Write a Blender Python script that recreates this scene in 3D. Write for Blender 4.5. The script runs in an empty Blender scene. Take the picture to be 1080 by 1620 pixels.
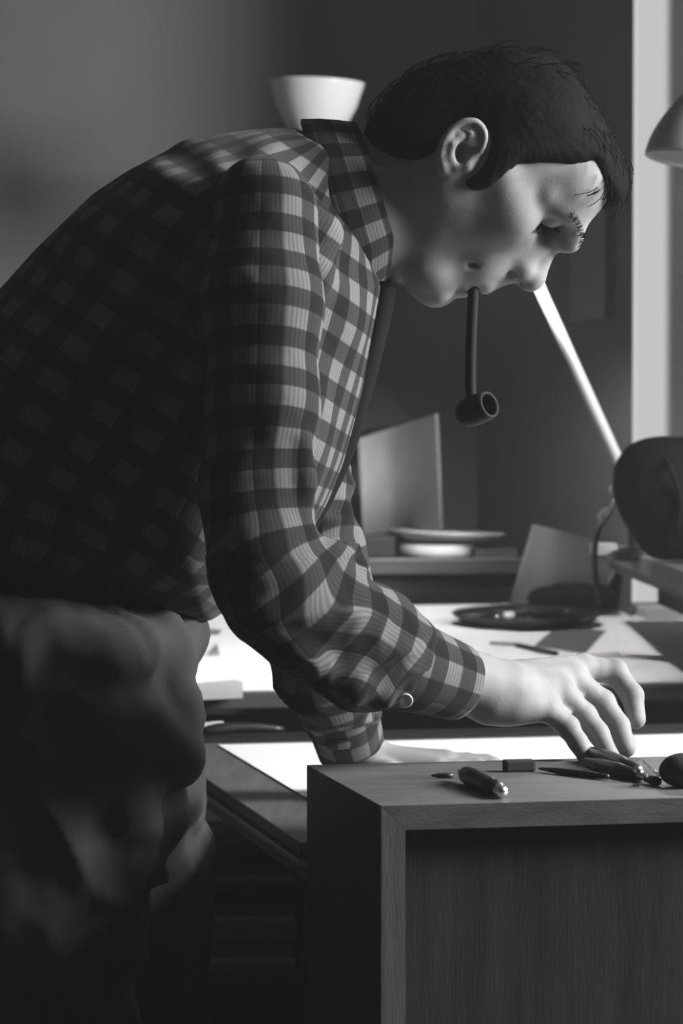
import bpy, bmesh, math, random
import numpy as np
from mathutils import Vector, Matrix
random.seed(4); rng = np.random.RandomState(7)
SC = bpy.context.scene
C = bpy.context.collection
# ------------------------------------------------------------------ camera
F = 5000.0; CAMH = 1.12; HOR = 650.0
PITCH = math.atan((810 - HOR) / F)
cam_d = bpy.data.cameras.new('camera'); cam = bpy.data.objects.new('camera', cam_d); C.objects.link(cam)
cam.location = (0, 0, CAMH); cam.rotation_euler = (math.pi / 2 - PITCH, 0, 0)
cam_d.sensor_fit = 'VERTICAL'; cam_d.sensor_height = 36; cam_d.sensor_width = 24
cam_d.lens = 36 * F / 1620; cam_d.clip_start = .05
cam_d.dof.use_dof = True; cam_d.dof.focus_distance = 2.8; cam_d.dof.aperture_fstop = 10.0
SC.camera = cam
SC.view_settings.view_transform = 'Standard'; SC.view_settings.look = 'None'
SC.view_settings.exposure = 0.0; SC.view_settings.gamma = 1.0; SC.view_settings.use_curve_mapping = False
# ------------------------------------------------------------------ world and lights
W = bpy.data.worlds.new('overcast_sky'); SC.world = W; W.use_nodes = True
W.node_tree.nodes['Background'].inputs[0].default_value = (1, 1, 1, 1)
W.node_tree.nodes['Background'].inputs[1].default_value = 0.60

def area(name, loc, target, sx, sy, power):
    l = bpy.data.lights.new(name, 'AREA'); l.shape = 'RECTANGLE'; l.size = sx; l.size_y = sy; l.energy = power
    o = bpy.data.objects.new(name, l); C.objects.link(o); o.location = loc
    o.rotation_euler = (Vector(target) - Vector(loc)).to_track_quat('-Z', 'Y').to_euler(); return o
area('window_daylight', (2.2, 2.62, 1.92), (0.1, 2.9, 1.1), 0.9, 0.8, 222)
area('fill_light_behind', (-0.9, -1.2, 1.9), (0, 3, 1.0), 1.6, 1.2, .1)  # weak fill lamp added behind the camera, no window there

TH = math.radians(12.1)
WD = np.array([math.cos(TH), math.sin(TH), 0]); DD = np.array([-math.sin(TH), math.cos(TH), 0]); UP = np.array([0, 0, 1.0])
cp, sp = math.cos(PITCH), math.sin(PITCH)
def P(px, py, Y):
    """point of the room at depth Y that the lens puts at this pixel"""
    a = (px - 540) / F; b = -(py - 810) / F
    dx, dy, dz = a, cp + b * sp, -sp + b * cp
    s = Y / dy
    return np.array([dx * s, Y, CAMH + dz * s])

# ------------------------------------------------------------------ materials
MATS = {}
def mat(name, g, rough=.6, spec=.3, noise=0, nscale=8, bump=0, bscale=60, metal=0, stretch=(1, 1, 1), sss=0, coat=0):
    if name in MATS: return MATS[name]
    if not metal: g = g * .62
    m = bpy.data.materials.new(name); m.use_nodes = True; n = m.node_tree.nodes; L = m.node_tree.links
    b = n['Principled BSDF']; b.inputs['Base Color'].default_value = (g, g, g, 1)
    b.inputs['Roughness'].default_value = rough; b.inputs['Specular IOR Level'].default_value = spec
    b.inputs['Metallic'].default_value = metal; b.inputs['Coat Weight'].default_value = coat
    tc = n.new('ShaderNodeTexCoord'); mp = n.new('ShaderNodeMapping'); mp.inputs['Scale'].default_value = stretch
    L.new(tc.outputs['Object'], mp.inputs[0])
    if noise:
        t = n.new('ShaderNodeTexNoise'); t.inputs['Scale'].default_value = nscale; t.inputs['Detail'].default_value = 6
        L.new(mp.outputs[0], t.inputs['Vector'])
        r = n.new('ShaderNodeMapRange'); r.inputs['From Min'].default_value = .3; r.inputs['From Max'].default_value = .7
        r.inputs['To Min'].default_value = g * (1 - noise); r.inputs['To Max'].default_value = g * (1 + noise)
        L.new(t.outputs['Fac'], r.inputs['Value']); L.new(r.outputs[0], b.inputs['Base Color'])
    if bump:
        t = n.new('ShaderNodeTexNoise'); t.inputs['Scale'].default_value = bscale; t.inputs['Detail'].default_value = 4
        L.new(mp.outputs[0], t.inputs['Vector'])
        q = n.new('ShaderNodeBump'); q.inputs['Strength'].default_value = bump; q.inputs['Distance'].default_value = .003
        L.new(t.outputs['Fac'], q.inputs['Height']); L.new(q.outputs[0], b.inputs['Normal'])
    MATS[name] = m; return m

def plaid_mat():
    m = bpy.data.materials.new('plaid_flannel'); m.use_nodes = True; n = m.node_tree.nodes; L = m.node_tree.links
    b = n['Principled BSDF']; b.inputs['Roughness'].default_value = .9; b.inputs['Specular IOR Level'].default_value = .1
    b.inputs['Sheen Weight'].default_value = .05
    uv = n.new('ShaderNodeUVMap'); sep = n.new('ShaderNodeSeparateXYZ'); L.new(uv.outputs[0], sep.inputs[0])
    def math_(op, a, bb=None, c=None):
        q = n.new('ShaderNodeMath'); q.operation = op
        for i, v in enumerate((a, bb, c)):
            if v is None: continue
            if isinstance(v, (int, float)): q.inputs[i].default_value = v
            else: L.new(v, q.inputs[i])
        return q.outputs[0]
    def band(x, ph):
        s = math_('SINE', math_('MULTIPLY', x, 2 * math.pi)); s = math_('MULTIPLY_ADD', s, 4.0, .5)
        q = n.new('ShaderNodeClamp'); L.new(s, q.inputs[0]); return q.outputs[0]
    bu = band(sep.outputs['X'], 0); bv = band(sep.outputs['Y'], 0)
    ssum = math_('MULTIPLY', math_('ADD', bu, bv), .5)
    cr = n.new('ShaderNodeValToRGB'); e = cr.color_ramp.elements
    e[0].position = 0; e[0].color = (.006,) * 3 + (1,); e[1].position = 1; e[1].color = (.12,) * 3 + (1,)
    q = e.new(.5); q.color = (.028,) * 3 + (1,)
    L.new(ssum, cr.inputs[0])
    # the thread streaks of the weave
    w = n.new('ShaderNodeTexWave'); w.inputs['Scale'].default_value = 3.2; w.inputs['Distortion'].default_value = .6; w.bands_direction = 'X'
    mp = n.new('ShaderNodeMapping'); L.new(uv.outputs[0], mp.inputs[0]); L.new(mp.outputs[0], w.inputs['Vector'])
    ns = n.new('ShaderNodeTexNoise'); ns.inputs['Scale'].default_value = 40; L.new(mp.outputs[0], ns.inputs['Vector'])
    mix = math_('MULTIPLY_ADD', w.outputs['Fac'], .35, .65); mix = math_('MULTIPLY', mix, math_('MULTIPLY_ADD', ns.outputs['Fac'], .5, .75))
    vm = n.new('ShaderNodeVectorMath'); vm.operation = 'SCALE'; L.new(cr.outputs[0], vm.inputs[0]); L.new(mix, vm.inputs['Scale'])
    L.new(vm.outputs[0], b.inputs['Base Color'])
    bp = n.new('ShaderNodeBump'); bp.inputs['Strength'].default_value = .15; bp.inputs['Distance'].default_value = .001
    L.new(ns.outputs['Fac'], bp.inputs['Height']); L.new(bp.outputs[0], b.inputs['Normal'])
    return m
PLAID = plaid_mat()
SKIN = mat('skin', .32, .62, .2, .12, 30, .06, 420)
HAIR = mat('dark_hair', .006, .8, .05, .3, 60, .3, 120)
TROUSER = mat('dark_cotton_twill', .052, .9, .1, .12, 18, .06, 500)
BLACK = mat('black_plastic', .012, .4, .4)
DARKCLOTH = mat('dark_cloth', .007, .9, .1)
LEATHER = mat('black_leather', .010, .85, .05, .3, 12, .2, 90)
PAPER = mat('white_paper', 1.08, .8, .15, .03, 5)
CARD = mat('grey_card', .26, .8, .15, .06, 40)
CARD2 = mat('pale_card', .5, .8, .15, .06, 40)
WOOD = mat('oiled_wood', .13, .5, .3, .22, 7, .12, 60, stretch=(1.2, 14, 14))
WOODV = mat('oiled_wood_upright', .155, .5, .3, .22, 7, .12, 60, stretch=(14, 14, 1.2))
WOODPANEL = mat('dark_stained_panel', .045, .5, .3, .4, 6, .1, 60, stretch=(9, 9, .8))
WOODSIDE = mat('shade_dark_wood', .03, .55, .3, .3, 6, .1, 60, stretch=(9, 9, .8))  # darker wood that carries the shade of the cabinet's outer side
DESKWOOD = mat('desk_wood', .13, .5, .3, .2, 6, .1, 50, stretch=(10, 1.2, 10))
DARKWOOD = mat('dark_desk_wood', .05, .5, .3, .25, 6, .1, 50, stretch=(1.2, 10, 10))
WALL = mat('painted_wall', .17, .9, .1, .10, 2.2, .35, 150)
WALL2 = mat('painted_side_wall', .17, .9, .1, .10, 2.2, .35, 150)
FLOORM = mat('floor_boards_finish', .04, .6, .3, .3, 4)
CEIL = mat('ceiling_paint', .10, .9); DIMWALL = mat('dim_wall', .05, .9)
ENAMEL = mat('white_enamel', .85, .3, .5)
GREYENAMEL = mat('grey_enamel', .42, .3, .6)
CERAMIC = mat('white_ceramic', .88, .3, .5)
STEEL = mat('bright_steel', .7, .22, .5, metal=1)
BRIAR = mat('dark_briar', .015, .6, .15)

# ------------------------------------------------------------------ object helpers
def link(name, verts, faces, m, parent=None, smooth=False):
    me = bpy.data.meshes.new(name); me.from_pydata([tuple(map(float, v)) for v in verts], [], faces)
    me.materials.append(m)
    if smooth: me.polygons.foreach_set('use_smooth', [True] * len(me.polygons))
    o = bpy.data.objects.new(name, me); C.objects.link(o)
    if parent: o.parent = parent; o.matrix_parent_inverse = parent.matrix_world.inverted()
    return o
def frombm(name, bm, m, parent=None, smooth=False):
    bmesh.ops.recalc_face_normals(bm, faces=bm.faces[:])
    me = bpy.data.meshes.new(name); bm.to_mesh(me); bm.free(); me.materials.append(m)
    if smooth: me.polygons.foreach_set('use_smooth', [True] * len(me.polygons))
    o = bpy.data.objects.new(name, me); C.objects.link(o)
    if parent: o.parent = parent; o.matrix_parent_inverse = parent.matrix_world.inverted()
    return o
def thing(name, label, cat, loc, group=None):
    o = bpy.data.objects.new(name, None); C.objects.link(o); o.location = [float(v) for v in loc]
    o.empty_display_size = .05
    bpy.context.view_layer.update()
    o['label'] = label; o['category'] = cat
    if group: o['group'] = group
    return o
def tag(o, label, cat, group=None):
    o['label'] = label; o['category'] = cat
    if group: o['group'] = group
    return o
def obox(bm, o, a, b, c, bev=0):
    """box from corner o along the three edge vectors"""
    o, a, b, c = map(lambda v: Vector([float(q) for q in v]), (o, a, b, c))
    vs = [bm.verts.new(o + a * i + b * j + c * k) for i in (0, 1) for j in (0, 1) for k in (0, 1)]
    fs = [bm.faces.new([vs[i] for i in q]) for q in ((0, 1, 3, 2), (4, 6, 7, 5), (0, 4, 5, 1), (2, 3, 7, 6), (0, 2, 6, 4), (1, 5, 7, 3))]
    if bev:
        es = {e for f in fs for e in f.edges}
        bmesh.ops.bevel(bm, geom=list(es), offset=bev, segments=2, affect='EDGES', profile=.6)
def boxo(name, o, a, b, c, m, parent=None, bev=.0):
    bm = bmesh.new(); obox(bm, o, a, b, c, bev); return frombm(name, bm, m, parent)
def tube(bm, pts, r, n=12, cap=True):
    pts = [Vector([float(q) for q in p]) for p in pts]
    rs = r if hasattr(r, '__len__') else [r] * len(pts)
    rings = []; up = None
    for i, p in enumerate(pts):
        t = (pts[min(i + 1, len(pts) - 1)] - pts[max(i - 1, 0)]).normalized()
        if up is None: up = t.orthogonal().normalized()
        up = (up - t * up.dot(t)).normalized(); s = t.cross(up)
        rings.append([bm.verts.new(p + (up * math.cos(2 * math.pi * k / n) + s * math.sin(2 * math.pi * k / n)) * rs[i]) for k in range(n)])
    for i in range(len(rings) - 1):
        for k in range(n): bm.faces.new((rings[i][k], rings[i][(k + 1) % n], rings[i + 1][(k + 1) % n], rings[i + 1][k]))
    if cap: bm.faces.new(rings[0][::-1]); bm.faces.new(rings[-1])
def lathe(bm, base, axis, prof, n=48):
    base = Vector([float(q) for q in base]); axis = Vector([float(q) for q in axis]).normalized()
    u = axis.orthogonal().normalized(); v = axis.cross(u); rings = []
    for r, h in prof:
        if r < 1e-6: rings.append([bm.verts.new(base + axis * h)])
        else: rings.append([bm.verts.new(base + axis * h + (u * math.cos(2 * math.pi * k / n) + v * math.sin(2 * math.pi * k / n)) * r) for k in range(n)])
    for A, B in zip(rings, rings[1:]):
        for k in range(n):
            k2 = (k + 1) % n
            if len(A) == 1 and len(B) == 1: continue
            if len(A) == 1: bm.faces.new((A[0], B[k], B[k2]))
            elif len(B) == 1: bm.faces.new((A[k], A[k2], B[0]))
            else: bm.faces.new((A[k], A[k2], B[k2], B[k]))
def smooth_path(pts, n=8):
    pts = [np.array(p, float) for p in pts]; out = []
    q = [2 * pts[0] - pts[1]] + pts + [2 * pts[-1] - pts[-2]]
    for i in range(1, len(q) - 2):
        for t in np.linspace(0, 1, n, endpoint=False):
            out.append(.5 * ((2 * q[i]) + (-q[i-1] + q[i+1]) * t + (2*q[i-1] - 5*q[i] + 4*q[i+1] - q[i+2]) * t*t + (-q[i-1] + 3*q[i] - 3*q[i+1] + q[i+2]) * t**3))
    out.append(pts[-1]); return out
def struct(o): o['kind'] = 'structure'; return o

# ------------------------------------------------------------------ distance-field modelling for the soft things
class Field:
    """smooth unions of simple solids, polygonised by surface nets on sparse blocks"""
    def __init__(s): s.p = []
    def cone(s, a, b, ra, rb, k=.01, op='u', lat=1.0):
        s.p.append(('cone', np.array(a, float), np.array(b, float), ra, rb, k, op, lat)); return s
    def chain(s, pts, rs, k=.01, lat=1.0):
        for i in range(len(pts) - 1): s.cone(pts[i], pts[i + 1], rs[i], rs[i + 1], k, 'u', lat)
        return s
    def ell(s, c, semi, R=None, k=.01, op='u'):
        s.p.append(('ell', np.array(c, float), np.array(semi, float), np.eye(3) if R is None else np.array(R, float), 0, k, op, 1)); return s
    def fn(s, f, k=.01, op='u'): s.p.append(('fn', f, 0, 0, 0, k, op, 1)); return s
    def prim(s, q, X):
        if q[0] == 'cone':
            _, a, b, ra, rb, k, op, lat = q
            if lat != 1.0:
                X = X.copy(); X[..., 1] = (X[..., 1] - a[1]) / lat + a[1]
                b = b.copy(); b[1] = (b[1] - a[1]) / lat + a[1]
            ba = b - a; pa = X - a; L2 = float(ba @ ba) + 1e-12
            h = np.clip((pa @ ba) / L2, 0, 1)
            return np.sqrt(((pa - h[..., None] * ba) ** 2).sum(-1)) - (ra + (rb - ra) * h)
        if q[0] == 'ell':
            _, c, semi, R, _, k, op, _ = q
            l = (X - c) @ R.T; k0 = np.sqrt(((l / semi) ** 2).sum(-1)); k1 = np.sqrt(((l / semi ** 2) ** 2).sum(-1)) + 1e-9
            return np.maximum(k0 * (k0 - 1) / k1, -semi.min()) if False else k0 * (k0 - 1) / k1
        return q[1](X)
    @staticmethod
    def comb(D, d, k, op):
        if op == 'u':
            h = np.maximum(k - np.abs(D - d), 0) / k; return np.minimum(D, d) - h * h * k * .25
        if op == 's':
            d = -d; h = np.maximum(k - np.abs(D - d), 0) / k; return np.maximum(D, d) + h * h * k * .25
        h = np.maximum(k - np.abs(D - d), 0) / k; return np.maximum(D, d) + h * h * k * .25
    def ev(s, X):
        D = np.full(X.shape[:-1], 10.0, np.float32)
        for q in s.p: D = s.comb(D, s.prim(q, X), q[5], q[6])
        return D
    def mesh(s, lo, hi, h, N=12, rel=2):
        lo = np.array(lo, float); hi = np.array(hi, float); B = N * h
        nb = np.ceil((hi - lo) / B).astype(int)
        g = np.stack(np.meshgrid(*[np.arange(k) for k in nb], indexing='ij'), -1).reshape(-1, 3)
        cen = (lo + (g + .5) * B).astype(np.float32); rad = B * .87
        D = s.ev(cen); act = np.abs(D) < rad * 1.15 + .004
        g = g[act]; cen = cen[act]; D0 = D[act]
        off = np.stack(np.meshgrid(*[np.arange(N + 1)] * 3, indexing='ij'), -1).reshape(-1, 3)
        X = ((lo + g[:, None, :] * B) + off[None] * h).astype(np.float32)
        V = np.full(X.shape[:2], 10.0, np.float32)
        for q in s.p:
            dc = s.prim(q, cen)
            if q[0] == 'fn' or q[6] == 'i': m = np.ones(len(g), bool)
            elif q[6] == 'u': m = dc < np.maximum(D0, 0) + 2 * rad + q[5] + .02
            else: m = dc < rad + q[5] + .01
            if not m.any(): continue
            V[m] = s.comb(V[m], s.prim(q, X[m]), q[5], q[6])
        V = V.reshape(-1, N + 1, N + 1, N + 1)
        G = (nb * N + 2).astype(np.int64)
        S = V < 0
        cs = [(i, j, k) for i in (0, 1) for j in (0, 1) for k in (0, 1)]
        cnt = sum(S[:, i:N + i, j:N + j, k:N + k].astype(np.int8) for i, j, k in cs)
        bi, ci, cj, ck = np.nonzero((cnt > 0) & (cnt < 8))
        acc = np.zeros((len(bi), 3)); wn = np.zeros(len(bi))
        for a in range(3):
            for u in (0, 1):
                for w in (0, 1):
                    o0 = [0, 0, 0]; ot = [x for x in range(3) if x != a]; o0[ot[0]] = u; o0[ot[1]] = w; o1 = list(o0); o1[a] = 1
                    v0 = V[bi, ci + o0[0], cj + o0[1], ck + o0[2]]; v1 = V[bi, ci + o1[0], cj + o1[1], ck + o1[2]]
                    cr = (v0 < 0) != (v1 < 0); t = np.where(cr, v0 / np.where(cr, v0 - v1, 1), 0)
                    p = np.array(o0)[None] + np.zeros((len(bi), 3)); p[:, a] = t
                    acc += p * cr[:, None]; wn += cr
        base = g[bi] * N + np.stack([ci, cj, ck], 1)
        pos = lo + (base + acc / wn[:, None]) * h
        key = (base[:, 0] * G[1] + base[:, 1]) * G[2] + base[:, 2]
        order = np.argsort(key); key = key[order]; pos = pos[order]
        st = [G[1] * G[2], G[2], 1]; quads = []
        for a in range(3):
            ot = [x for x in range(3) if x != a]
            sl = lambda q: tuple([slice(None)] + [slice((1 if x == a and q else 0), N + (1 if x == a and q else 0)) for x in range(3)])
            s0 = S[sl(0)]; s1 = S[sl(1)]
            bi, ci, cj, ck = np.nonzero(s0 != s1)
            b = g[bi] * N + np.stack([ci, cj, ck], 1); k0 = (b[:, 0] * G[1] + b[:, 1]) * G[2] + b[:, 2]
            ins = s0[bi, ci, cj, ck]
            q = np.stack([k0, k0 - st[ot[0]], k0 - st[ot[0]] - st[ot[1]], k0 - st[ot[1]]], 1)
            flip = ins if a != 1 else ~ins
            q[~flip] = q[~flip][:, ::-1]
            quads.append(q)
        Q = np.concatenate(quads); idx = np.searchsorted(key, Q); idx = np.clip(idx, 0, len(key) - 1)
        ok = (key[idx] == Q).all(1); Q = idx[ok]
        for _ in range(rel): pos = laplace(pos, Q, .5)
        return pos, Q
def laplace(pos, Q, w):
    E = np.concatenate([Q[:, [0, 1]], Q[:, [1, 2]], Q[:, [2, 3]], Q[:, [3, 0]]]); n = len(pos)
    acc = np.zeros((n, 3)); c = np.bincount(E.ravel(), minlength=n)
    for a in range(3):
        acc[:, a] = np.bincount(E[:, 0], pos[E[:, 1], a], n) + np.bincount(E[:, 1], pos[E[:, 0], a], n)
    return pos * (1 - w) + w * acc / np.maximum(c, 1)[:, None]
def normals(pos, Q):
    nrm = np.cross(pos[Q[:, 2]] - pos[Q[:, 0]], pos[Q[:, 3]] - pos[Q[:, 1]]); out = np.zeros_like(pos)
    for k in range(4):
        for a in range(3): out[:, a] += np.bincount(Q[:, k], nrm[:, a], len(pos))
    return out / (np.linalg.norm(out, axis=1)[:, None] + 1e-12)
_lat = rng.rand(64, 64, 64).astype(np.float32) * 2 - 1
def vnoise(X):
    i = np.floor(X).astype(int); f = X - i; f = f * f * (3 - 2 * f); r = 0
    for a in (0, 1):
        for b in (0, 1):
            for c in (0, 1):
                w = (f[:, 0] if a else 1 - f[:, 0]) * (f[:, 1] if b else 1 - f[:, 1]) * (f[:, 2] if c else 1 - f[:, 2])
                r = r + w * _lat[(i[:, 0] + a) & 63, (i[:, 1] + b) & 63, (i[:, 2] + c) & 63]
    return r
def netmesh(name, pos, Q, m, parent=None, uv=None):
    me = bpy.data.meshes.new(name); me.vertices.add(len(pos)); me.vertices.foreach_set('co', pos.astype(np.float32).ravel())
    me.loops.add(Q.size); me.loops.foreach_set('vertex_index', Q.astype(np.int32).ravel())
    me.polygons.add(len(Q)); me.polygons.foreach_set('loop_start', np.arange(0, Q.size, 4, dtype=np.int32))
    me.polygons.foreach_set('loop_total', np.full(len(Q), 4, np.int32)); me.update(calc_edges=True)
    me.polygons.foreach_set('use_smooth', np.ones(len(Q), bool)); me.materials.append(m)
    if uv is not None:
        ul = me.uv_layers.new(name='UVMap'); ul.data.foreach_set('uv', uv.astype(np.float32).reshape(-1))
    me.validate()
    o = bpy.data.objects.new(name, me); C.objects.link(o)
    if parent: o.parent = parent; o.matrix_parent_inverse = parent.matrix_world.inverted()
    return o
def polydist(poly, x, z):
    """signed distance to a closed outline in the x-z plane, negative inside"""
    poly = np.array(poly, np.float32); n = len(poly); d = np.full(x.shape, 1e9, np.float32); ins = np.zeros(x.shape, bool)
    for i in range(n):
        a = poly[i]; b = poly[(i + 1) % n]; e = b - a
        wx = x - a[0]; wz = z - a[1]; t = np.clip((wx * e[0] + wz * e[1]) / (e @ e + 1e-12), 0, 1)
        d = np.minimum(d, (wx - e[0] * t) ** 2 + (wz - e[1] * t) ** 2)
        c = ((a[1] > z) != (b[1] > z)) & (x < (b[0] - a[0]) * (z - a[1]) / (b[1] - a[1] + 1e-12) + a[0]); ins ^= c
    d = np.sqrt(d); return np.where(ins, -d, d)
def puffed(outline, Y, T, Wd):
    """a body with this side outline, rounded rim T and half width Wd about the plane at depth Y"""
    pl = [P(a, b, Y)[[0, 2]] for a, b in outline]
    def f(X):
        d = polydist(pl, X[..., 0], X[..., 2]); q = np.maximum(d + T, 0); y = (X[..., 1] - Y) * T / Wd
        return np.sqrt(q * q + y * y) - T
    return f

#@@ROOM
# ================================================================== the room
RC = P(755, 650, 5.75); RC[2] = 0                     # back corner, on the floor
ZC = 2.7
def wallbox(name, a, b, z0, z1, t, m, parent=None):    # inner face a->b, thickness t to the left of a->b
    a = np.array(a, float); b = np.array(b, float); e = b - a; n = np.array([-e[1], e[0], 0]); n /= np.linalg.norm(n)
    a = a.copy(); a[2] = z0; e[2] = 0
    return boxo(name, a, e, n * t, UP * (z1 - z0), m, parent)
A0 = RC - WD * 2.6                                     # back wall runs left

struct(boxo('wall_back', A0, (RC + WD * .26) - A0, DD * .12, UP * ZC, WALL))
J = RC - DD * .941                                     # where the side wall stops and the window begins
OW = RC + WD * .25                                     # its outer side is splayed
struct(link('wall_right', [J, RC, OW, J + UP * ZC, RC + UP * ZC, OW + UP * ZC],
            [(0, 2, 1), (3, 4, 5), (0, 1, 4, 3), (1, 2, 5, 4), (2, 0, 3, 5)], WALL2))
AW = 1.45; WW = .62
struct(boxo('wall_beside_window', J + WD * WW, WD * (AW - WW), DD * .12, UP * ZC, WALL2))
struct(boxo('wall_below_window', J + WD * .004, WD * (WW - .004), DD * .03, UP * .80, WALL2))
struct(boxo('wall_above_window', J + WD * .004 + UP * 2.3, WD * (WW - .004), DD * .03, UP * (ZC - 2.3), WALL2))
win = bpy.data.objects.new('window_1', None); C.objects.link(win); win.location = J + WD * .3 + UP * .8; win['kind'] = 'structure'
bpy.context.view_layer.update()
FRAME = mat('white_window_paint', .7, .4)
boxo('window_sill', J + WD * .01 + UP * .80 - DD * .04, WD * (WW - .02), DD * .07, UP * .02, FRAME, win)
boxo('window_frame', J + WD * (WW - .04) + UP * .82, WD * .04, DD * .03, UP * 1.48, FRAME, win)
GL = bpy.data.materials.new('window_glass'); GL.use_nodes = True
_n = GL.node_tree.nodes; _l = GL.node_tree.links; _n.remove(_n['Principled BSDF'])
_t = _n.new('ShaderNodeBsdfTransparent'); _g = _n.new('ShaderNodeBsdfGlossy'); _g.inputs['Roughness'].default_value = .02
_m = _n.new('ShaderNodeMixShader'); _m.inputs[0].default_value = .05
_l.new(_t.outputs[0], _m.inputs[1]); _l.new(_g.outputs[0], _m.inputs[2]); _l.new(_m.outputs[0], _n['Material Output'].inputs[0])
boxo('pane', J + WD * .012 + DD * .012 + UP * .82, WD * (WW - .052), DD * .004, UP * 1.48, GL, win)
# curtain drawn across all but a slit of that window
CUR = mat('grey_curtain_linen', .06, .95, .0, .08, 60, .2, 300)
_nt = CUR.node_tree; _b = _nt.nodes['Principled BSDF']
_tr = _nt.nodes.new('ShaderNodeBsdfTransparent'); _uv = _nt.nodes.new('ShaderNodeUVMap'); _sx = _nt.nodes.new('ShaderNodeSeparateXYZ')
_nt.links.new(_uv.outputs[0], _sx.inputs[0])
_r = _nt.nodes.new('ShaderNodeMapRange'); _r.interpolation_type = 'SMOOTHSTEP'
_r.inputs['From Min'].default_value = 0; _r.inputs['From Max'].default_value = .024; _r.inputs['To Min'].default_value = 0.02; _r.inputs['To Max'].default_value = 1
_nt.links.new(_sx.outputs['X'], _r.inputs['Value'])
_mx = _nt.nodes.new('ShaderNodeMixShader'); _nt.links.new(_r.outputs[0], _mx.inputs[0]); _nt.links.new(_tr.outputs[0], _mx.inputs[1]); _nt.links.new(_b.outputs[0], _mx.inputs[2])
_nt.links.new(_mx.outputs[0], _nt.nodes['Material Output'].inputs[0])
vs = []; fs = []; nu = 90
c0 = J + WD * .027 - DD * .07
for layer in (0, 1):
    for i in range(nu):
        u = i / (nu - 1) * .64
        w = .012 * math.sin(u * 42) + .004 * math.sin(u * 97 + 1)
        for z in (.90, 2.42): vs.append(c0 + WD * u + DD * (w + layer * .002) + UP * z)
n2 = nu * 2
for i in range(nu - 1):
    a = 2 * i; fs.append((a, a + 2, a + 3, a + 1)); fs.append((n2 + a, n2 + a + 1, n2 + a + 3, n2 + a + 2))
cur = link('curtain', vs, fs, CUR, None, True)
ul = cur.data.uv_layers.new(name='UVMap')
for p in cur.data.polygons:
    for li in p.loop_indices:
        vi = cur.data.loops[li].vertex_index % n2
        ul.data[li].uv = ((vi // 2) / (nu - 1) * .64, vi % 2)
tag(cur, 'grey linen curtain at the right edge drawn beside the bright slit of window', 'curtain')
# the rest of the shell, mostly outside the picture
Q0 = J + WD * AW
def sidewall(name, t0, t1, z0, z1): return struct(boxo(name, Q0 - DD * t0 + UP * z0, -DD * (t1 - t0), WD * .12, UP * (z1 - z0), DIMWALL))
sidewall('wall_side', -.12, 1.8, 0, ZC); sidewall('wall_side_near', 3.3, 6.9, 0, ZC)
sidewall('wall_side_below', 1.8, 3.3, 0, 1.3); sidewall('wall_side_above', 1.8, 3.3, 2.5, ZC)
w2 = bpy.data.objects.new('window_2', None); C.objects.link(w2); w2.location = Q0 - DD * 2.55 + UP * 1.25; w2['kind'] = 'structure'
bpy.context.view_layer.update()
bm = bmesh.new()
for a, b, c, d in ((1.8, 1.84, 1.3, 2.5), (3.26, 3.3, 1.3, 2.5), (2.53, 2.57, 1.3, 2.5), (1.8, 3.3, 1.3, 1.34), (1.8, 3.3, 2.46, 2.5)):
    obox(bm, Q0 - DD * a + UP * c + WD * .07, -DD * (b - a), WD * .04, UP * (d - c))
frombm('window_frame', bm, FRAME, w2)
LW = A0 - DD * 7.4
struct(boxo('wall_left', LW, DD * 7.5, -WD * .12, UP * ZC, DIMWALL))
struct(boxo('wall_front', LW, WD * 5.2, -DD * .12, UP * ZC, DIMWALL))
struct(boxo('floor', LW - WD * .1 - DD * .1 - UP * .1, WD * 5.4, DD * 7.8, UP * .1, FLOORM))
struct(boxo('ceiling', LW - WD * .1 - DD * .1 + UP * ZC, WD * 5.4, DD * 7.8, UP * .1, CEIL))

# ================================================================== furniture
# --- near cabinet
Y1, Y2 = 2.473, 2.76
cf = P(603, 1275, Y1); cb = cf + DD * .2935; zt = cf[2]
t = thing('cabinet', 'wooden cabinet with recessed dark front in the lower right foreground', 'cabinet', (cf[0] + .35, cf[1] + .2, 0))
CW = .86; th = .0195; dep = .2935
bm = bmesh.new()     # top board and left board meet in a mitre
def prism(bm, prof, o, ex, ez, ed, L):
    a = [bm.verts.new(Vector([float(q) for q in (o + ex * x + ez * z)])) for x, z in prof]
    b = [bm.verts.new(Vector([float(q) for q in (o + ex * x + ez * z + ed * L)])) for x, z in prof]
    bm.faces.new(a); bm.faces.new(b[::-1]); n = len(a)
    for i in range(n): bm.faces.new((a[i], b[i], b[(i + 1) % n], a[(i + 1) % n]))
prism(bm, [(0, 0), (CW, 0), (CW - th, -th), (th, -th)], cf, WD, UP, DD, dep)
frombm('top_board', bm, WOOD, t)
bm = bmesh.new(); prism(bm, [(0, -.0003), (th, -th - .0003), (th, -zt + .0), (0, -zt)], cf, WD, UP, DD, dep)
side = frombm('side_board', bm, WOODV, t); side['label'] = 'lit front edge and shade-coloured dark outer face of the left side board'
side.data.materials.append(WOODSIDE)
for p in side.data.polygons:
    if p.normal.dot(Vector(WD)) < -.9: p.material_index = 1  # outer face turned from the window: its shade is put into the colour
bm = bmesh.new(); prism(bm, [(CW, -.0003), (CW - th, -th - .0003), (CW - th, -zt), (CW, -zt)], cf, WD, UP, DD, dep); frombm('side_board', bm, WOODV, t)
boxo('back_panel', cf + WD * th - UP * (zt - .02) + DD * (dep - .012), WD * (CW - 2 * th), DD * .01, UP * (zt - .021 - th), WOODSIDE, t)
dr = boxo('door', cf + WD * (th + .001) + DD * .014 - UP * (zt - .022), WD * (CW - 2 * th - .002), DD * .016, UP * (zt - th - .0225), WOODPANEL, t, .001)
dr['label'] = 'dark recessed front panel'
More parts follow.
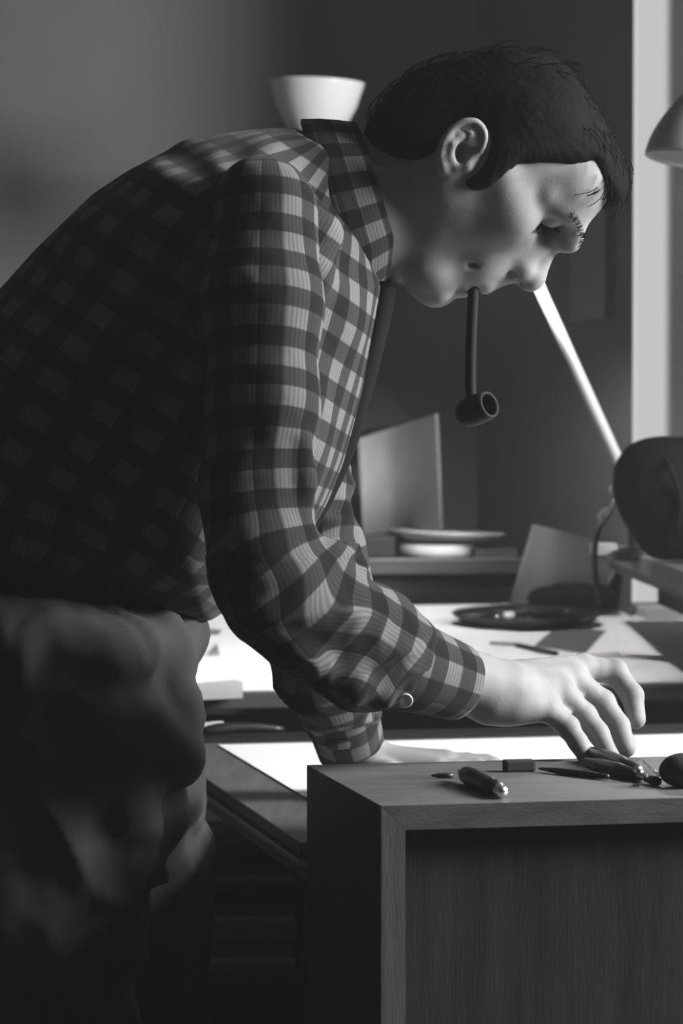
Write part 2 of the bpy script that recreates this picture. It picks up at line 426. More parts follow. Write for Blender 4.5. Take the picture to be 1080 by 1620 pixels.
boxo('bottom_board', cf + WD * th - UP * zt, WD * (CW - 2 * th), DD * dep, UP * .02, WOODSIDE, t)

# --- near drafting board
T1 = CAMH - .385
bl = P(485, 1342, 2.78); bl = bl + DD * .03; bl[2] = T1
t = thing('drafting_table', 'low wide wooden desk behind the cabinet, bare border at its left edge', 'table', (bl[0] + .6, bl[1] + .4, 0))
BD = .85; BW = 1.25
boxo('table_top', bl - UP * .012, WD * BW, DD * BD, UP * .012, DESKWOOD, t, .0015)
EDGE = mat('edge_moulding', .33, .35, .5, .15, 10, stretch=(10, 1, 10))
e = boxo('edge_moulding', bl - UP * .0235 - WD * .001, WD * .03, DD * BD, UP * .0075, EDGE, t, .002); e['label'] = 'pale edge moulding'
boxo('apron', bl - UP * .075 + WD * .012, WD * (BW - .02), DD * .02, UP * .05, DARKWOOD, t)
boxo('apron', bl - UP * .034 + WD * .004, WD * .02, DD * BD, UP * .0095, DESKWOOD, t)
for a, b in ((.2, .03), (BW - .07, .03), (.2, BD - .08), (BW - .07, BD - .08)):
    boxo('leg', bl + WD * a + DD * b - UP * T1, WD * .045, DD * .045, UP * (T1 - .0125), DARKWOOD, t, .003)
pp = boxo('drawing_paper', bl + WD * .068 + DD * .012 + UP * .0004, WD * (BW - .09), DD * (BD - .045), UP * .0012, PAPER)
tag(pp, 'large white sheet covering the near desk behind the cabinet', 'paper')
# low shelf under the desk with stacked papers
t = thing('magazine_shelf', 'dark open shelf unit under the near desk at its left', 'shelf', bl + WD * .1 - UP * T1)
sx = P(312, 1480, 3.45); sx[2] = 0; se = P(474, 1480, 3.45); se[2] = 0; SWD = se - sx; SWD /= np.linalg.norm(SWD); SL = .115
SD = np.array([0, 1, 0.])
boxo('side_panel', sx - SWD * .02, SWD * .012, SD * .22, UP * .66, DARKWOOD, t)
boxo('side_panel', sx + SWD * (SL + .006), SWD * .012, SD * .22, UP * .66, DARKWOOD, t)
zz = [P(390, q, 3.45)[2] for q in (1545, 1400, 1335)]
for z in zz: boxo('shelf_board', sx - SWD * .008 + UP * (z - .008), SWD * (SL + .014), SD * .2, UP * .008, DARKWOOD, t)
boxo('back_panel', sx + SD * .2005, SWD * (SL), SD * .006, UP * .6, BLACK, t)
mg = [mat('magazine_%d' % i, g, .8) for i, g in enumerate((.25, .5, .16, .36))]
names = ['lowest', 'second', 'third', 'fourth', 'fifth', 'sixth', 'topmost']
z = zz[0]
for i in range(7):
    h = [.012, .008, .014, .009, .013, .007, .01][i]; j = .004 * math.sin(i * 2.3)
    o = boxo('magazine', sx + SWD * (.003 + abs(j)) + SD * (.002 + .004 * math.cos(i * 1.9) + .004) + UP * (z + .0003), SWD * (SL - .008 - 2 * abs(j)), SD * .16, UP * h, mg[i % 4], None, .001)
    tag(o, 'dim magazine lying in the stack under the desk, %s of seven' % names[i], 'magazine', 'magazines on the shelf under the desk'); z += h + .0007
z = zz[1]
for i in range(2):
    o = boxo('magazine', sx + SWD * .004 + SD * (.006 + i * .004) + UP * (z + .0003), SWD * (SL - .012), SD * .15, UP * .01, mg[1 + i], None, .001)
    tag(o, 'dim magazine on the upper shelf under the desk, %s of two' % ('lower', 'upper')[i], 'magazine', 'magazines on the shelf under the desk'); z += .0107

# --- far drafting board, tilted
fl = P(250, 1113, 4.02); Zf = CAMH - .36; fl[2] = Zf
zb = CAMH - .304; dv = DD * .83 + UP * (zb - Zf); dn = dv / np.linalg.norm(dv); nn = np.cross(WD, dn)
t = thing('drafting_board', 'tilted drawing board behind the near desk with a dark front rail', 'table', (fl[0] + .6, fl[1] + .4, 0))
fl = fl - WD * .05; FW = 1.2
boxo('board', fl - nn * .018, WD * FW, dv, nn * .018, DESKWOOD, t, .002)
FRONT = mat('grey_rail', .05, .6, .3, .15, 6, stretch=(1, 10, 10))
boxo('front_rail', fl - nn * .020 - dn * .012 , WD * FW, dn * .011, nn * .019, FRONT, t, .0015)
for a, b in ((.06, .08), (FW - .1, .08), (.06, .7), (FW - .1, .7)):
    q = fl + WD * a + DD * b; top = Zf + (zb - Zf) * (b / .83) - .021
    q[2] = 0; boxo('leg', q, WD * .04, DD * .04, UP * top, DARKWOOD, t, .003)
boxo('stretcher', fl + WD * .1 + DD * .1 - UP * .12, WD * (FW - .2), DD * .02, UP * .08, BLACK, t)
pp = boxo('drawing_paper', fl + WD * .012 + dn * .004 + nn * .0004, WD * (FW - .03), dn * .815, nn * .0012, PAPER)
tag(pp, 'large white sheet covering the tilted far drawing board', 'paper')
def onfar(px, py, lift=0.0):     # the point of the far board seen at this pixel
    o = np.array([0, 0, CAMH]); r = P(px, py, 4.0) - o; k = ((fl - o) @ nn + .0018 + lift) / (r @ nn); return o + r * k
def onplane(px, py, z):
    o = np.array([0, 0, CAMH]); r = P(px, py, 4.0) - o; return o + r * ((z - CAMH) / r[2])
def slab(name, pts, n, h, m, parent=None):
    n = np.array(n, float); k = len(pts); v = [p for p in pts] + [p + n * h for p in pts]
    f = [tuple(range(k))[::-1], tuple(range(k, 2 * k))] + [(i, (i + 1) % k, k + (i + 1) % k, k + i) for i in range(k)]
    bm = bmesh.new(); vv = [bm.verts.new([float(x) for x in p]) for p in v]
    for q in f: bm.faces.new([vv[i] for i in q])
    return frombm(name, bm, m, parent)
GREYSH = mat('grey_tracing_card', .55, .8)
o = slab('paper_strip', [onfar(a, b) for a, b in ((296, 1108), (300, 1083), (372, 1076), (384, 1080), (384, 1104))], nn, .001, GREYSH)
tag(o, 'pale grey strip of card at the front of the far board, left of the sleeve', 'paper')
o = slab('set_square', [onfar(a, b) for a, b in ((330, 1038), (343, 1021), (347, 1037))], nn, .004, mat('grey_plastic', .3, .4))
tag(o, 'tiny grey triangular marker on the white far sheet', 'set square')
o = slab('paper_strip', [onfar(a, b) for a, b in ((300, 1006), (303, 995), (350, 997), (346, 1004))], nn, .001, CARD)
tag(o, 'narrow grey strip at the top of the white far sheet under the shirt hem', 'paper')
# things in the gap behind the near desk: ruler and brush on a back ledge
bb = bl + DD * (BD + .004)
o = boxo('pencil_ledge', bb - UP * .03 + WD * .0, WD * BW, DD * .06, UP * .034, BLACK); tag(o, 'black ledge running along the back of the near desk', 'ledge')
zl = T1 + .0045
a = onplane(286, 1170, zl + .012); b = onplane(402, 1154, zl + .012)
a = bb + DD * .02 + WD * -.02; a[2] = zl + .010; b = a + WD * .105 + UP * .004 + DD*.004
pts = [a + (b - a) * q for q in np.linspace(0, 1, 12)]
bm = bmesh.new(); tube(bm, pts, [.0035 + .0012 * abs(math.sin(i * 1.7)) for i in range(12)], 10)
o = frombm('paper_roll', bm, mat('pale_roll', .5, .7), None, True); tag(o, 'thin pale rolled paper on the ledge behind the near desk', 'paper roll')
a = bb + DD * .012 + WD * .055; a[2] = zl + .0075
pts = [a + WD * .1 * q + UP * .004 * math.sin(q * 3) for q in np.linspace(0, 1, 10)]
bm = bmesh.new(); tube(bm, pts, [.004, .006, .0072, .007, .006, .006, .0055, .005, .004, .003], 12)
o = frombm('brush', bm, BLACK, None, True); tag(o, 'black brush lying on the ledge beside the pale roll', 'brush')

# --- back shelf with plates
zs = CAMH - .24
s0 = P(520, 885, 5.1); s0[2] = zs; 
t = thing('wall_shelf', 'long grey shelf behind the far board under the stacked plates', 'shelf', (s0[0] + .3, s0[1] + .2, zs - .03))
s1 = P(870, 882, 5.16); s1[2] = zs; sv = s1 - s0; sn = sv / np.linalg.norm(sv); sd = np.array([-sn[1], sn[0], 0])
boxo('shelf_board', s0 - UP * .024, sv, sd * .50, UP * .024, DARKWOOD, t, .001)
boxo('shelf_edge', s0 - sd * .006 - UP * .003, sv, sd * .0055, UP * .004, EDGE, t)
boxo('shelf_edge', s0 - sd * .004 - UP * .024, sv, sd * .0035, UP * .018, mat('shelf_front', .085, .5), t)
boxo('back_board', s0 + sd * .03 - UP * .30, sv, sd * .01, UP * .27, BLACK, t)
def shelfpt(px, z, d): q = P(px, 885, 5.1 + d); q[2] = z; return q
c = shelfpt(692, zs + .001, .12)
bm = bmesh.new(); lathe(bm, c, UP, [(0, 0), (.058, 0), (.063, .003), (.064, .0185), (.061, .0195), (.059, .014), (0, .012)])
o = frombm('round_tin', bm, mat('pale_tin', 1.25, .5), None, True); tag(o, 'pale round tin at the bottom of the stack on the back shelf', 'tin')
bm = bmesh.new(); cc = shelfpt(705, zs + .0245, .13)
lathe(bm, cc, UP + WD * .04, [(0, 0), (.055, 0), (.085, .008), (.098, .014), (.099, .017), (.085, .013), (.05, .005), (0, .004)])
o = frombm('plate', bm, mat('pale_plate', 1.25, .4), None, True); tag(o, 'pale shallow plate lying on the round tin on the back shelf', 'plate')
o = boxo('papers', shelfpt(752, zs + .0005, .06), sn * .07, sd * .12, UP * .014, mat('grey_book', .12, .7), None, .001); tag(o, 'grey closed book on the back shelf right of the round tin', 'book')
o = boxo('ink_box', shelfpt(560, zs + .0005, .05), sn * .068, sd * .1, UP * .034, BLACK, None, .002); tag(o, 'small black box on the back shelf left of the tin', 'box'); o.name = 'box'

# curved cards: bent sheets with thickness
def bent(name, m, bl_, br_, tl_, tr_, Yl, Yr, bulge, lab, z0=None, n=24):
    A = P(*bl_, Yl); B = P(*br_, Yr); Cc = P(*tl_, Yl); D = P(*tr_, Yr)
    vs = []; mid = np.array([0, 1, 0]) * bulge
    for lay in (0, .0012):
        for i in range(n):
            u = i / (n - 1)
            for v in (0, 1):
                lo, hi = ((A, B), (Cc, D))[v]
                vs.append(lo * (1 - u) + hi * u + mid * math.sin(u * math.pi) * 1.0 + np.array([0, 1, 0]) * lay)
    fs = []; N2 = 2 * n
    for i in range(n - 1):
        a = 2 * i; fs.append((a, a + 1, a + 3, a + 2)); fs.append((N2 + a, N2 + a + 2, N2 + a + 3, N2 + a + 1))
        fs.append((a, a + 2, N2 + a + 2, N2 + a)); fs.append((a + 1, N2 + a + 1, N2 + a + 3, a + 3))
    fs.append((0, N2, N2 + 1, 1)); e = N2 - 2; fs.append((e, e + 1, N2 + e + 1, N2 + e))
    o = link(name, vs, fs, m, None, True)
    tag(o, lab, 'card'); return o
bent('curled_card', CARD2, (574, 846), (700, 846), (566, 694), (693, 654), 5.30, 5.22, .07, 'grey curled card standing on the back shelf, lit on its left half')
bent('curled_card', mat('grey_curl', .09, .8), (803, 962), (945, 962), (842, 829), (990, 868), 4.90, 4.86, .085, 'pale curled card standing behind the black tray on the far board')
# dark leaning sheet
o = slab('leaning_board', [P(540, 690, 5.42), P(652, 662, 5.5), P(575, 575, 5.6), P(540, 560, 5.6)], (0, -1, 0), .004, mat('grey_leaning_sheet', .17, .8)); tag(o, 'grey sheet leaning on the wall behind the curled card', 'board')
o.hide_render = False

# --- tray on the far board
tc = onfar(832, 988); ax = WD; ay = dn
t = thing('tray', 'long black tray crowded with small tools on the far sheet', 'tray', tc)
bm = bmesh.new(); n = 40
prof = [(0, 0), (.80, 0), (1, .016), (1.0, .019), (.94, .018), (.78, .0035), (0, .003)]
rings = []
for r, h in prof:
    if r == 0: rings.append([bm.verts.new([float(q) for q in tc + nn * (h + .0003)])]); continue
    rings.append([bm.verts.new([float(q) for q in tc + ax * (.113 * r * math.cos(a)) + ay * (.085 * r * math.sin(a) * (1 + .1 * math.cos(a))) + nn * (h + .0003)]) for a in np.linspace(0, 2 * math.pi, n, endpoint=False)])
for A, B in zip(rings, rings[1:]):
    for k in range(n):
        k2 = (k + 1) % n
        if len(A) == 1: bm.faces.new((A[0], B[k], B[k2]))
        elif len(B) == 1: bm.faces.new((A[k], A[k2], B[0]))
        else: bm.faces.new((A[k], A[k2], B[k2], B[k]))
frombm('dish', bm, BLACK, t, True)
labs = ['black pen nib lying at the left end of the tray', 'bright metal clip near the left of the tray', 'dark pencil stub in the middle of the tray', 'bright steel pin in the middle of the tray', 'black marker lying across the right half of the tray', 'dark knife handle at the back of the tray', 'pale eraser stub in the tray', 'black bottle cap at the right of the tray']
for i, (u, v, L, r, a, m) in enumerate(((-.075, 0, .05, .004, .2, BLACK), (-.05, -.02, .02, .0035, 1.2, STEEL), (-.02, .02, .06, .004, -.2, BLACK), (-.008, -.045, .016, .003, 1.5, STEEL),
        (.035, .0, .07, .0075, .25, BLACK), (.03, .035, .08, .007, .1, BLACK), (-.03, -.01, .018, .005, .5, PAPER), (.06, -.02, .03, .009, .9, BLACK))):
    c = tc + ax * u + ay * v + nn * (.0125 + r * .6); d = ax * math.cos(a) + ay * math.sin(a)
    bm = bmesh.new(); tube(bm, [c - d * L / 2, c - d * L * .42, c + d * L * .42, c + d * L / 2], [r * .6, r, r, r * .5], 10)
    o = frombm('tool', bm, m, None, True); o.name = ['pen_nib', 'metal_clip', 'pencil_stub', 'steel_pin', 'marker', 'knife_handle', 'eraser', 'bottle_cap'][i]
    tag(o, labs[i], ['pen', 'clip', 'pencil', 'pin', 'marker', 'knife', 'eraser', 'cap'][i])
# black cloth pouch behind the tray
f = Field(); c = onfar(905, 972)
f.ell(c + nn * .027, (.062, .03, .022)); f.ell(c + nn * .022 + ax * .035, (.034, .03, .017), k=.02)
f.ell(c + nn * .021 - ax * .035 , (.035, .025, .014), k=.02)
pos, Q = f.mesh(c - .12, c + .12, .004); pos += normals(pos, Q) * (vnoise(pos * 60) * .003)[:, None]
o = netmesh('pouch', pos, Q, DARKCLOTH); tag(o, 'black crumpled pouch at the back right of the tray', 'pouch')
# dark paper with pencil in front of tray
o = slab('grey_card', [onfar(a, b, .0004) for a, b in ((845, 1022), (925, 1034), (958, 998), (880, 992))], nn, .001, mat('dark_card', .12, .7)); tag(o, 'dark grey card corner poking out from under the tray', 'card')
bm = bmesh.new(); a = onfar(774, 1017, .004); b = onfar(812, 1019, .004); c = onfar(880, 1034, .004)
tube(bm, [a, a * .9 + b * .1, b, b * .9 + c * .1, c], [.001, .0018, .002, .0035, .0035], 10)
o = frombm('paintbrush', bm, BLACK, None, True); tag(o, 'thin black paintbrush on the white sheet above the hand', 'brush')
o = slab('small_card', [onfar(a, b) for a, b in ((938, 1062), (985, 1062), (980, 1032), (930, 1036))], nn, .0012, GREYSH); tag(o, 'small light grey card behind the knuckles of the right hand', 'card')

# --- right shelf with bag
zr = CAMH - .2
r0 = onplane(975, 868, zr); r1 = onplane(1095, 909, zr)
rd = r1 - r0; rl = np.linalg.norm(rd); rd /= rl; rn = np.array([-rd[1], rd[0], 0]);
if rn[0] < 0: rn = -rn
t = thing('side_shelf', 'thick wooden shelf at the right edge carrying the black bag', 'shelf', (r0 + r1) / 2 - UP * .04)
boxo('shelf_board', r0 - UP * .026 - rd * .12, rd * (rl + .12), rn * .38, UP * .026, mat('side_shelf_wood', .15, .4, .4, .2, 8), t, .003)
boxo('shelf_rail', r0 - UP * .036 + rn * .004 - rd * .12, rd * (rl + .12), rn * .02, UP * .0095, mat('side_shelf_rail', .2, .5), t)
boxo('bracket', r0 - UP * .08 + rn * .06, rd * .6, rn * .02, UP * .043, BLACK, t)
o = boxo('block', onplane(943, 878, zr + .0003) , rn * .0 + WD * .03, DD * .03, UP * .016, mat('pale_wood_block', .45, .6), None, .001); tag(o, 'small pale block at the far end of the right shelf', 'block')
Yb = 4.15; f = Field()
f.ell(P(1075, 780, Yb), (.080, .07, .068)); f.ell(P(1120, 800, Yb + .02), (.08, .075, .073), k=.04)
f.ell(P(1035, 765, Yb - .01), (.042, .05, .050), k=.05); f.cone(P(1062, 852, Yb), P(1150, 862, Yb), .030, .026, k=.05); f.ell(P(1100, 725, Yb - .04), (.05, .03, .02), k=.03)
zf_ = zr + .002; f.fn(lambda X: zf_ - X[..., 2], k=.006, op='i')
pos, Q = f.mesh(P(1075, 780, Yb) - .3, P(1075, 780, Yb) + .3, .007, rel=4)
nn_ = normals(pos, Q); pos += nn_ * (vnoise(pos * 16) * .004 + vnoise(pos * 45) * .0012)[:, None]; pos[:, 2] = np.maximum(pos[:, 2], zr + .001)
t = thing('bag', 'black rounded leather bag slumped on the right shelf', 'bag', P(1075, 890, Yb))
netmesh('pouch', pos, Q, LEATHER, t)
bm = bmesh.new(); tube(bm, smooth_path([P(1040, 712, Yb - .03), P(1060, 740, Yb - .085), P(1075, 790, Yb - .082), P(1070, 840, Yb - .07)]), .004, 8); frombm('strap', bm, LEATHER, t, True)

# --- lamps
La = P(1000, 790, 4.38); Lb = P(985, 745, 4.38); Lc = P(815, 372, 4.38)
t = thing('desk_lamp', 'white tubular lamp arm rising from the black bag to behind his head', 'lamp', P(1004, 868, 4.38))
d = (Lc - Lb); Lb2 = Lb - d * .02
bm = bmesh.new(); tube(bm, [Lb2, Lc], .0077, 20); frombm('arm', bm, ENAMEL, t, True)['label'] = 'white enamelled arm'
bm = bmesh.new(); tube(bm, [P(1004, 868, 4.38), P(1000, 800, 4.38), Lb - d * .03], [.009, .007, .006], 12); frombm('post', bm, mat('dull_steel', .05, .6, metal=.0), t, True)
bm = bmesh.new(); lathe(bm, P(1004, 887, 4.38), UP, [(0, 0), (.03, 0), (.03, .014), (.012, .02), (0, .02)], 24); frombm('clamp', bm, BLACK, t)
bm = bmesh.new(); hs = [P(982, 752, 4.36) + UP * (-.0065 * i) + np.array([-.0028 * i, 0, 0]) + np.array([math.cos(i * 1.1) * .007, math.sin(i * 1.1) * .007, 0]) for i in range(12)]
tube(bm, smooth_path(hs, 4), .0016, 6); frombm('spring', bm, mat('dull_spring', .10, .6, metal=.0), t, True)
bm = bmesh.new(); hc = P(800, 330, 4.38); LX = np.array([-.22, .40, -.88]); LX /= np.linalg.norm(LX)
lathe(bm, hc - LX * .07, LX, [(.012, 0), (.02, .0), (.045, .02), (.062, .06), (.066, .085), (.064, .085), (.06, .06), (.043, .022), (.012, .004)], 40)
frombm('lamp_shade', bm, ENAMEL, t, True)
bm = bmesh.new(); cd = smooth_path([P(983, 765, 4.36), P(965, 808, 4.33), P(946, 838, 4.31), P(940, 880, 4.3), P(943, 920, 4.29), P(949, 955, 4.3)]); tube(bm, cd, .0042, 8)
o = frombm('power_cord', bm, mat('black_cord', .015, .6), None, True); tag(o, 'black cord hanging from the lamp arm past the right shelf end', 'cord')
l = bpy.data.lights.new('lamp_bulb', 'SPOT'); l.energy = 20; l.spot_size = 2.0; l.spot_blend = .4; l.shadow_soft_size = .03
lo = bpy.data.objects.new('lamp_bulb', l); C.objects.link(lo); lo.location = hc - LX * .012; lo.rotation_euler = Vector(LX).to_track_quat('-Z', 'Y').to_euler()
# second lamp hood at the right edge
hY = 3.75; ax2 = np.array([-.16, -.05, -.98]); ax2 /= np.linalg.norm(ax2)
rimc = P(1112, 258, hY)
t = thing('work_lamp', 'grey metal work lamp with domed hood entering at the right edge', 'lamp', rimc)
prof = []
for q in np.linspace(0, 1, 14): prof.append((.014 + .056 * math.sin(q * math.pi / 2) ** .9, -.105 * (1 - q) ** 1.1))
prof2 = [(r - .0015, h + .0008) for r, h in prof[::-1]]
bm = bmesh.new(); lathe(bm, rimc, ax2, prof + prof2, 64); frombm('lamp_shade', bm, GREYENAMEL, t, True)
bm = bmesh.new(); lathe(bm, rimc - ax2 * .105, -ax2, [(0, 0), (.013, 0), (.014, .02), (.010, .035), (0, .036)], 24); frombm('lamp_cap', bm, BLACK, t, True)
bm = bmesh.new(); tp = rimc - ax2 * .12; tube(bm, smooth_path([tp, tp + [.06, 0, .03], tp + [.2, .02, -.1], tp + [.26, .03, -.45], np.array([tp[0] + .27, tp[1] + .03, zr])]), .006, 12); frombm('arm', bm, GREYENAMEL, t, True)

l = bpy.data.lights.new('work_lamp_bulb', 'SPOT'); l.energy = 8; l.spot_size = 2.2; l.spot_blend = .5; l.shadow_soft_size = .04
lo = bpy.data.objects.new('work_lamp_bulb', l); C.objects.link(lo); lo.location = rimc - ax2 * .018; lo.rotation_euler = Vector([-.12, -.25, -.96]).to_track_quat('-Z', 'Y').to_euler()
# --- picture on the side wall
def wallpt(px, z, off): # a point on the side wall seen at this pixel column
    k = (px - 540) / F; tt = (k * RC[1] - RC[0]) / (-DD[0] + k * -(-DD[1]) ) if False else None
    tt = (k * RC[1] - RC[0]) / (-DD[0] + k * DD[1]); q = RC - DD * tt - WD * off; q[2] = z; return q
def zat(py, Y): return P(540, py, Y)[2]
a = wallpt(905, 0, .004); b = wallpt(959, 0, .004); z0 = zat(507, 5.1); z1 = zat(312, 5.1)
t = thing('wall_notice', 'pale sheet pinned on a dark backing on the side wall near his forehead', 'notice', (a + b) / 2 + UP * z0)
c = wallpt(972, 0, .004)
boxo('backing', a + UP * (z0 + .0) + WD*.003, (c - a), WD * .001, UP * (z1 - z0 + .006), mat('dark_backing', .03, .7), t)
boxo('sheet', a + UP * z0 - WD * .0005, (b - a), WD * .002, UP * (z1 - z0), mat('notice_sheet', .30, .8), t)

# --- bowl on its bracket
bY = 5.0; bc = P(498, 222, bY); s_ = bY / F
t = thing('wall_bracket', 'small wall bracket hidden behind the shoulder holding the white bowl', 'bracket', bc - UP * .02)
def wally(x): # depth of back wall at x
    return RC[1] + (x - RC[0]) * math.tan(TH)
wy = wally(bc[0]) - .001
boxo('bracket_board', (bc[0] - .07, bY - .05, bc[2] - .014), (.14, 0, 0), (0, wy - bY + .03, 0), (0, 0, .013), DARKWOOD, t, .002)
bm = bmesh.new(); R_ = .0735
lathe(bm, bc, UP + np.array([.045, 0, 0]), [(0, 0), (.033, 0), (.036, .004), (.052, .03), (.064, .055), (.0695, .075), (R_, .088), (R_ + .001, .092), (R_ - .001, .0925), (.066, .073), (.05, .035), (.03, .01), (0, .006)], 72)
o = frombm('bowl', bm, CERAMIC, None, True); tag(o, 'white ceramic bowl against the wall above his shoulder', 'bowl')

# --- small things on the cabinet
def oncab(px, py, lift=0): return onplane(px, py, zt + lift)
def rod(name, a, b, rs, m, lab, cat, parent=None, n=14):
    bm = bmesh.new(); k = len(rs); tube(bm, [a + (b - a) * i / (k - 1) for i in range(k)], rs, n)
    o = frombm(name, bm, m, parent, True)
    if lab: tag(o, lab, cat)
    return o
t = thing('ink_bottle', 'short black tube with two bright ends on the cabinet top, leftmost', 'bottle', oncab(763, 1240))
a = oncab(738, 1226, .0075); b = oncab(786, 1249, .0062)
rod('barrel', a, b, [.0072, .0084, .0084, .0078, .0068], BLACK, None, None, t)
rod('cap', a - (b - a) * .22, a - (b - a) * .02, [.0028, .0036, .0036], STEEL, None, None, t)
rod('tip', b + (b - a) * .02, b + (b - a) * .17, [.0052, .0058, .0045], STEEL, None, None, t)
rod('pen', oncab(682, 1227, .0022), oncab(716, 1227, .0022), [.0008, .002, .0022, .0022], BLACK, 'tiny dark pen point lying left of the black tube on the cabinet', 'pen')
a = oncab(800, 1222, .0002); 
o = boxo('eraser', a, WD * .027, DD * .014, UP * .010, mat('dark_rubber', .03, .8), None, .002); tag(o, 'dark rectangular eraser on the cabinet between tube and hand', 'eraser')
rod('scriber', oncab(853, 1216, .003), oncab(962, 1229, .003), [.001, .0028, .003, .003, .0022], BLACK, 'long thin dark scriber lying below the hand on the cabinet', 'tool')
t = thing('pliers', 'small dark pliers with bright jaws under the right fingertips', 'pliers', oncab(985, 1222))
rod('handle', oncab(935, 1190, .008), oncab(1008, 1222, .006), [.005, .008, .0085, .006], BLACK, None, None, t)
rod('handle', oncab(925, 1206, .006), oncab(1005, 1226, .005), [.004, .0065, .007, .005], BLACK, None, None, t)
rod('jaw', oncab(1005, 1223, .0055), oncab(1022, 1230, .005), [.0045, .005, .0042, .002], STEEL, None, None, t)
rod('bolt', oncab(1008, 1216, .012), oncab(1008, 1226, .004), [.0035, .0035], STEEL, None, None, t)
rod('wire', oncab(1018, 1205, .004), oncab(1048, 1232, .003), [.0012, .0015, .0015], STEEL, 'short bright wire end beside the plier jaws', 'wire')
rod('marker', oncab(1022, 1232, .0042), oncab(1040, 1236, .0042), [.003, .004, .0038], BLACK, 'small black stub lying right of the plier jaws', 'marker')
f = Field(); c = oncab(1088, 1222, .012); f.ell(c, (.024, .02, .0125)); f.ell(c + np.array([-.006, 0, .004]), (.014, .014, .011))
pos, Q = f.mesh(c - .05, c + .05, .003); o = netmesh('rubber_lump', pos, Q, mat('dark_rubber', .03)); tag(o, 'dark rounded lump at the right edge of the cabinet top', 'rubber')
# thin scattering volume added through the room to lift the blacks
SM = bpy.data.materials.new('thin_lift_haze'); SM.use_nodes = True; _n = SM.node_tree.nodes; _n.remove(_n['Principled BSDF'])
_v = _n.new('ShaderNodeVolumeScatter'); _v.inputs['Density'].default_value = .0075; SM.node_tree.links.new(_v.outputs[0], _n['Material Output'].inputs['Volume'])
o = boxo('black_lift_haze', (-4.2, -2.6, -.15), (7.6, 0, 0), (0, 9.6, 0), UP * 3.05, SM); o['kind'] = 'stuff'; o['label'] = 'thin even haze added through the room to lift its blacks'; o['category'] = 'added haze'
#@@MAN

# ================================================================== the man
YM = 2.9                                  # his middle plane; the lens sees his right side
px_m = YM / F
HU = np.array([.93, -.37]); HF = np.array([.37, .93])
yaw = math.radians(-10)
def H(u, f, l=0.0):                        # head coordinates in picture units: up, forward, towards the lens
    f2 = f * math.cos(yaw) - l * math.sin(yaw) * 0; 
    x = 809 + HU[0] * u + HF[0] * f2; y = 234 + HU[1] * u + HF[1] * f2
    return P(x, y, YM - l * px_m - f * math.sin(yaw) * px_m * .55)
ex = H(0, 1) - H(0, 0); ex /= np.linalg.norm(ex); eu = H(1, 0) - H(0, 0); eu -= ex * (eu @ ex); eu /= np.linalg.norm(eu); el = np.cross(ex, eu)
if el[1] > 0: el = -el
HR = np.array([eu, ex, el]); k_ = px_m
def he(f, c, s, k=.008, op='u', rot=0.0):
    R = HR
    if rot:
        c_, s_ = math.cos(rot), math.sin(rot); R = np.array([eu * c_ + ex * s_, ex * c_ - eu * s_, el])
    f.ell(H(*c), np.array(s) * k_, R, k, op)
B = Field()
man = thing('person', 'man in a checked shirt leaning over the cabinet, pipe in mouth, right hand working', 'person', (P(60, 1600, YM)[0], YM, 0))
# --- skull and face
he(B, (0, 0, 0), (133, 142, 128))
he(B, (58, 88, 0), (72, 62, 96), .02); he(B, (30, 150, 0), (24, 34, 40), .02)
he(B, (-50, 80, 0), (105, 88, 96), .02)
he(B, (-105, 120, 0), (75, 68, 66), .02)
for s_ in (1, -1):
    B.cone(H(-120, 5, 88 * s_), H(-196, 118, 44 * s_), .017, .019, .03)
    B.cone(H(-60, -5, 98 * s_), H(-120, 5, 88 * s_), .018, .017, .03)
    he(B, (-38, 100, 78 * s_), (34, 34, 30), .02)
    B.cone(H(-34, 100, 84 * s_), H(-28, 20, 118 * s_), .012, .009, .02)
    B.chain([H(30, 172, 14 * s_), H(38, 156, 46 * s_), H(36, 130, 74 * s_), H(24, 92, 98 * s_)], [.0095, .008, .0065, .006], .012)       # brow ridge
he(B, (-196, 140, 0), (34, 42, 46), .025)
for s_ in (1, -1):
    he(B, (72, 74, 60 * s_), (58, 58, 40), .02); he(B, (-84, 52, 74 * s_), (62, 56, 34), .03)
he(B, (-178, 128, 0), (40, 44, 52), .02)
he(B, (-120, 150, 0), (42, 30, 50), .02)                                        # muzzle
# neck
B.cone(P(735, 290, YM), P(575, 345, YM), .052, .056, .02); B.cone(P(668, 262, YM + .0), P(560, 325, YM), .050, .056, .02)
# eye sockets, eyes, lids
for s_ in (1, -1):
    he(B, (50, 104, 38 * s_), (36, 42, 46), .02)
    he(B, (8, 158, 56 * s_), (23, 38, 42), .012, 's')
    he(B, (14, 110, 56 * s_), (25, 25, 27), .003)
    he(B, (20, 117, 57 * s_), (23, 27, 30), .003)                               # lowered upper lid
    B.chain([H(36, 140, 28 * s_), H(38, 130, 56 * s_), H(28, 104, 88 * s_)], [.002, .0032, .0035], .006)   # fold above the lid
    B.chain([H(-22, 140, 34 * s_), H(-26, 128, 60 * s_), H(-26, 104, 88 * s_)], [.004, .005, .005], .012)  # pad under the eye
    B.chain([H(20, 154, 28 * s_), H(2, 148, 48 * s_), H(-6, 134, 70 * s_), H(-6, 104, 92 * s_)], [.0022, .0034, .0034, .0018], .004)
    B.p = B.p[:-3] + [tuple(list(q[:6]) + ['s', q[7]]) for q in B.p[-3:]]       # slit of the lids
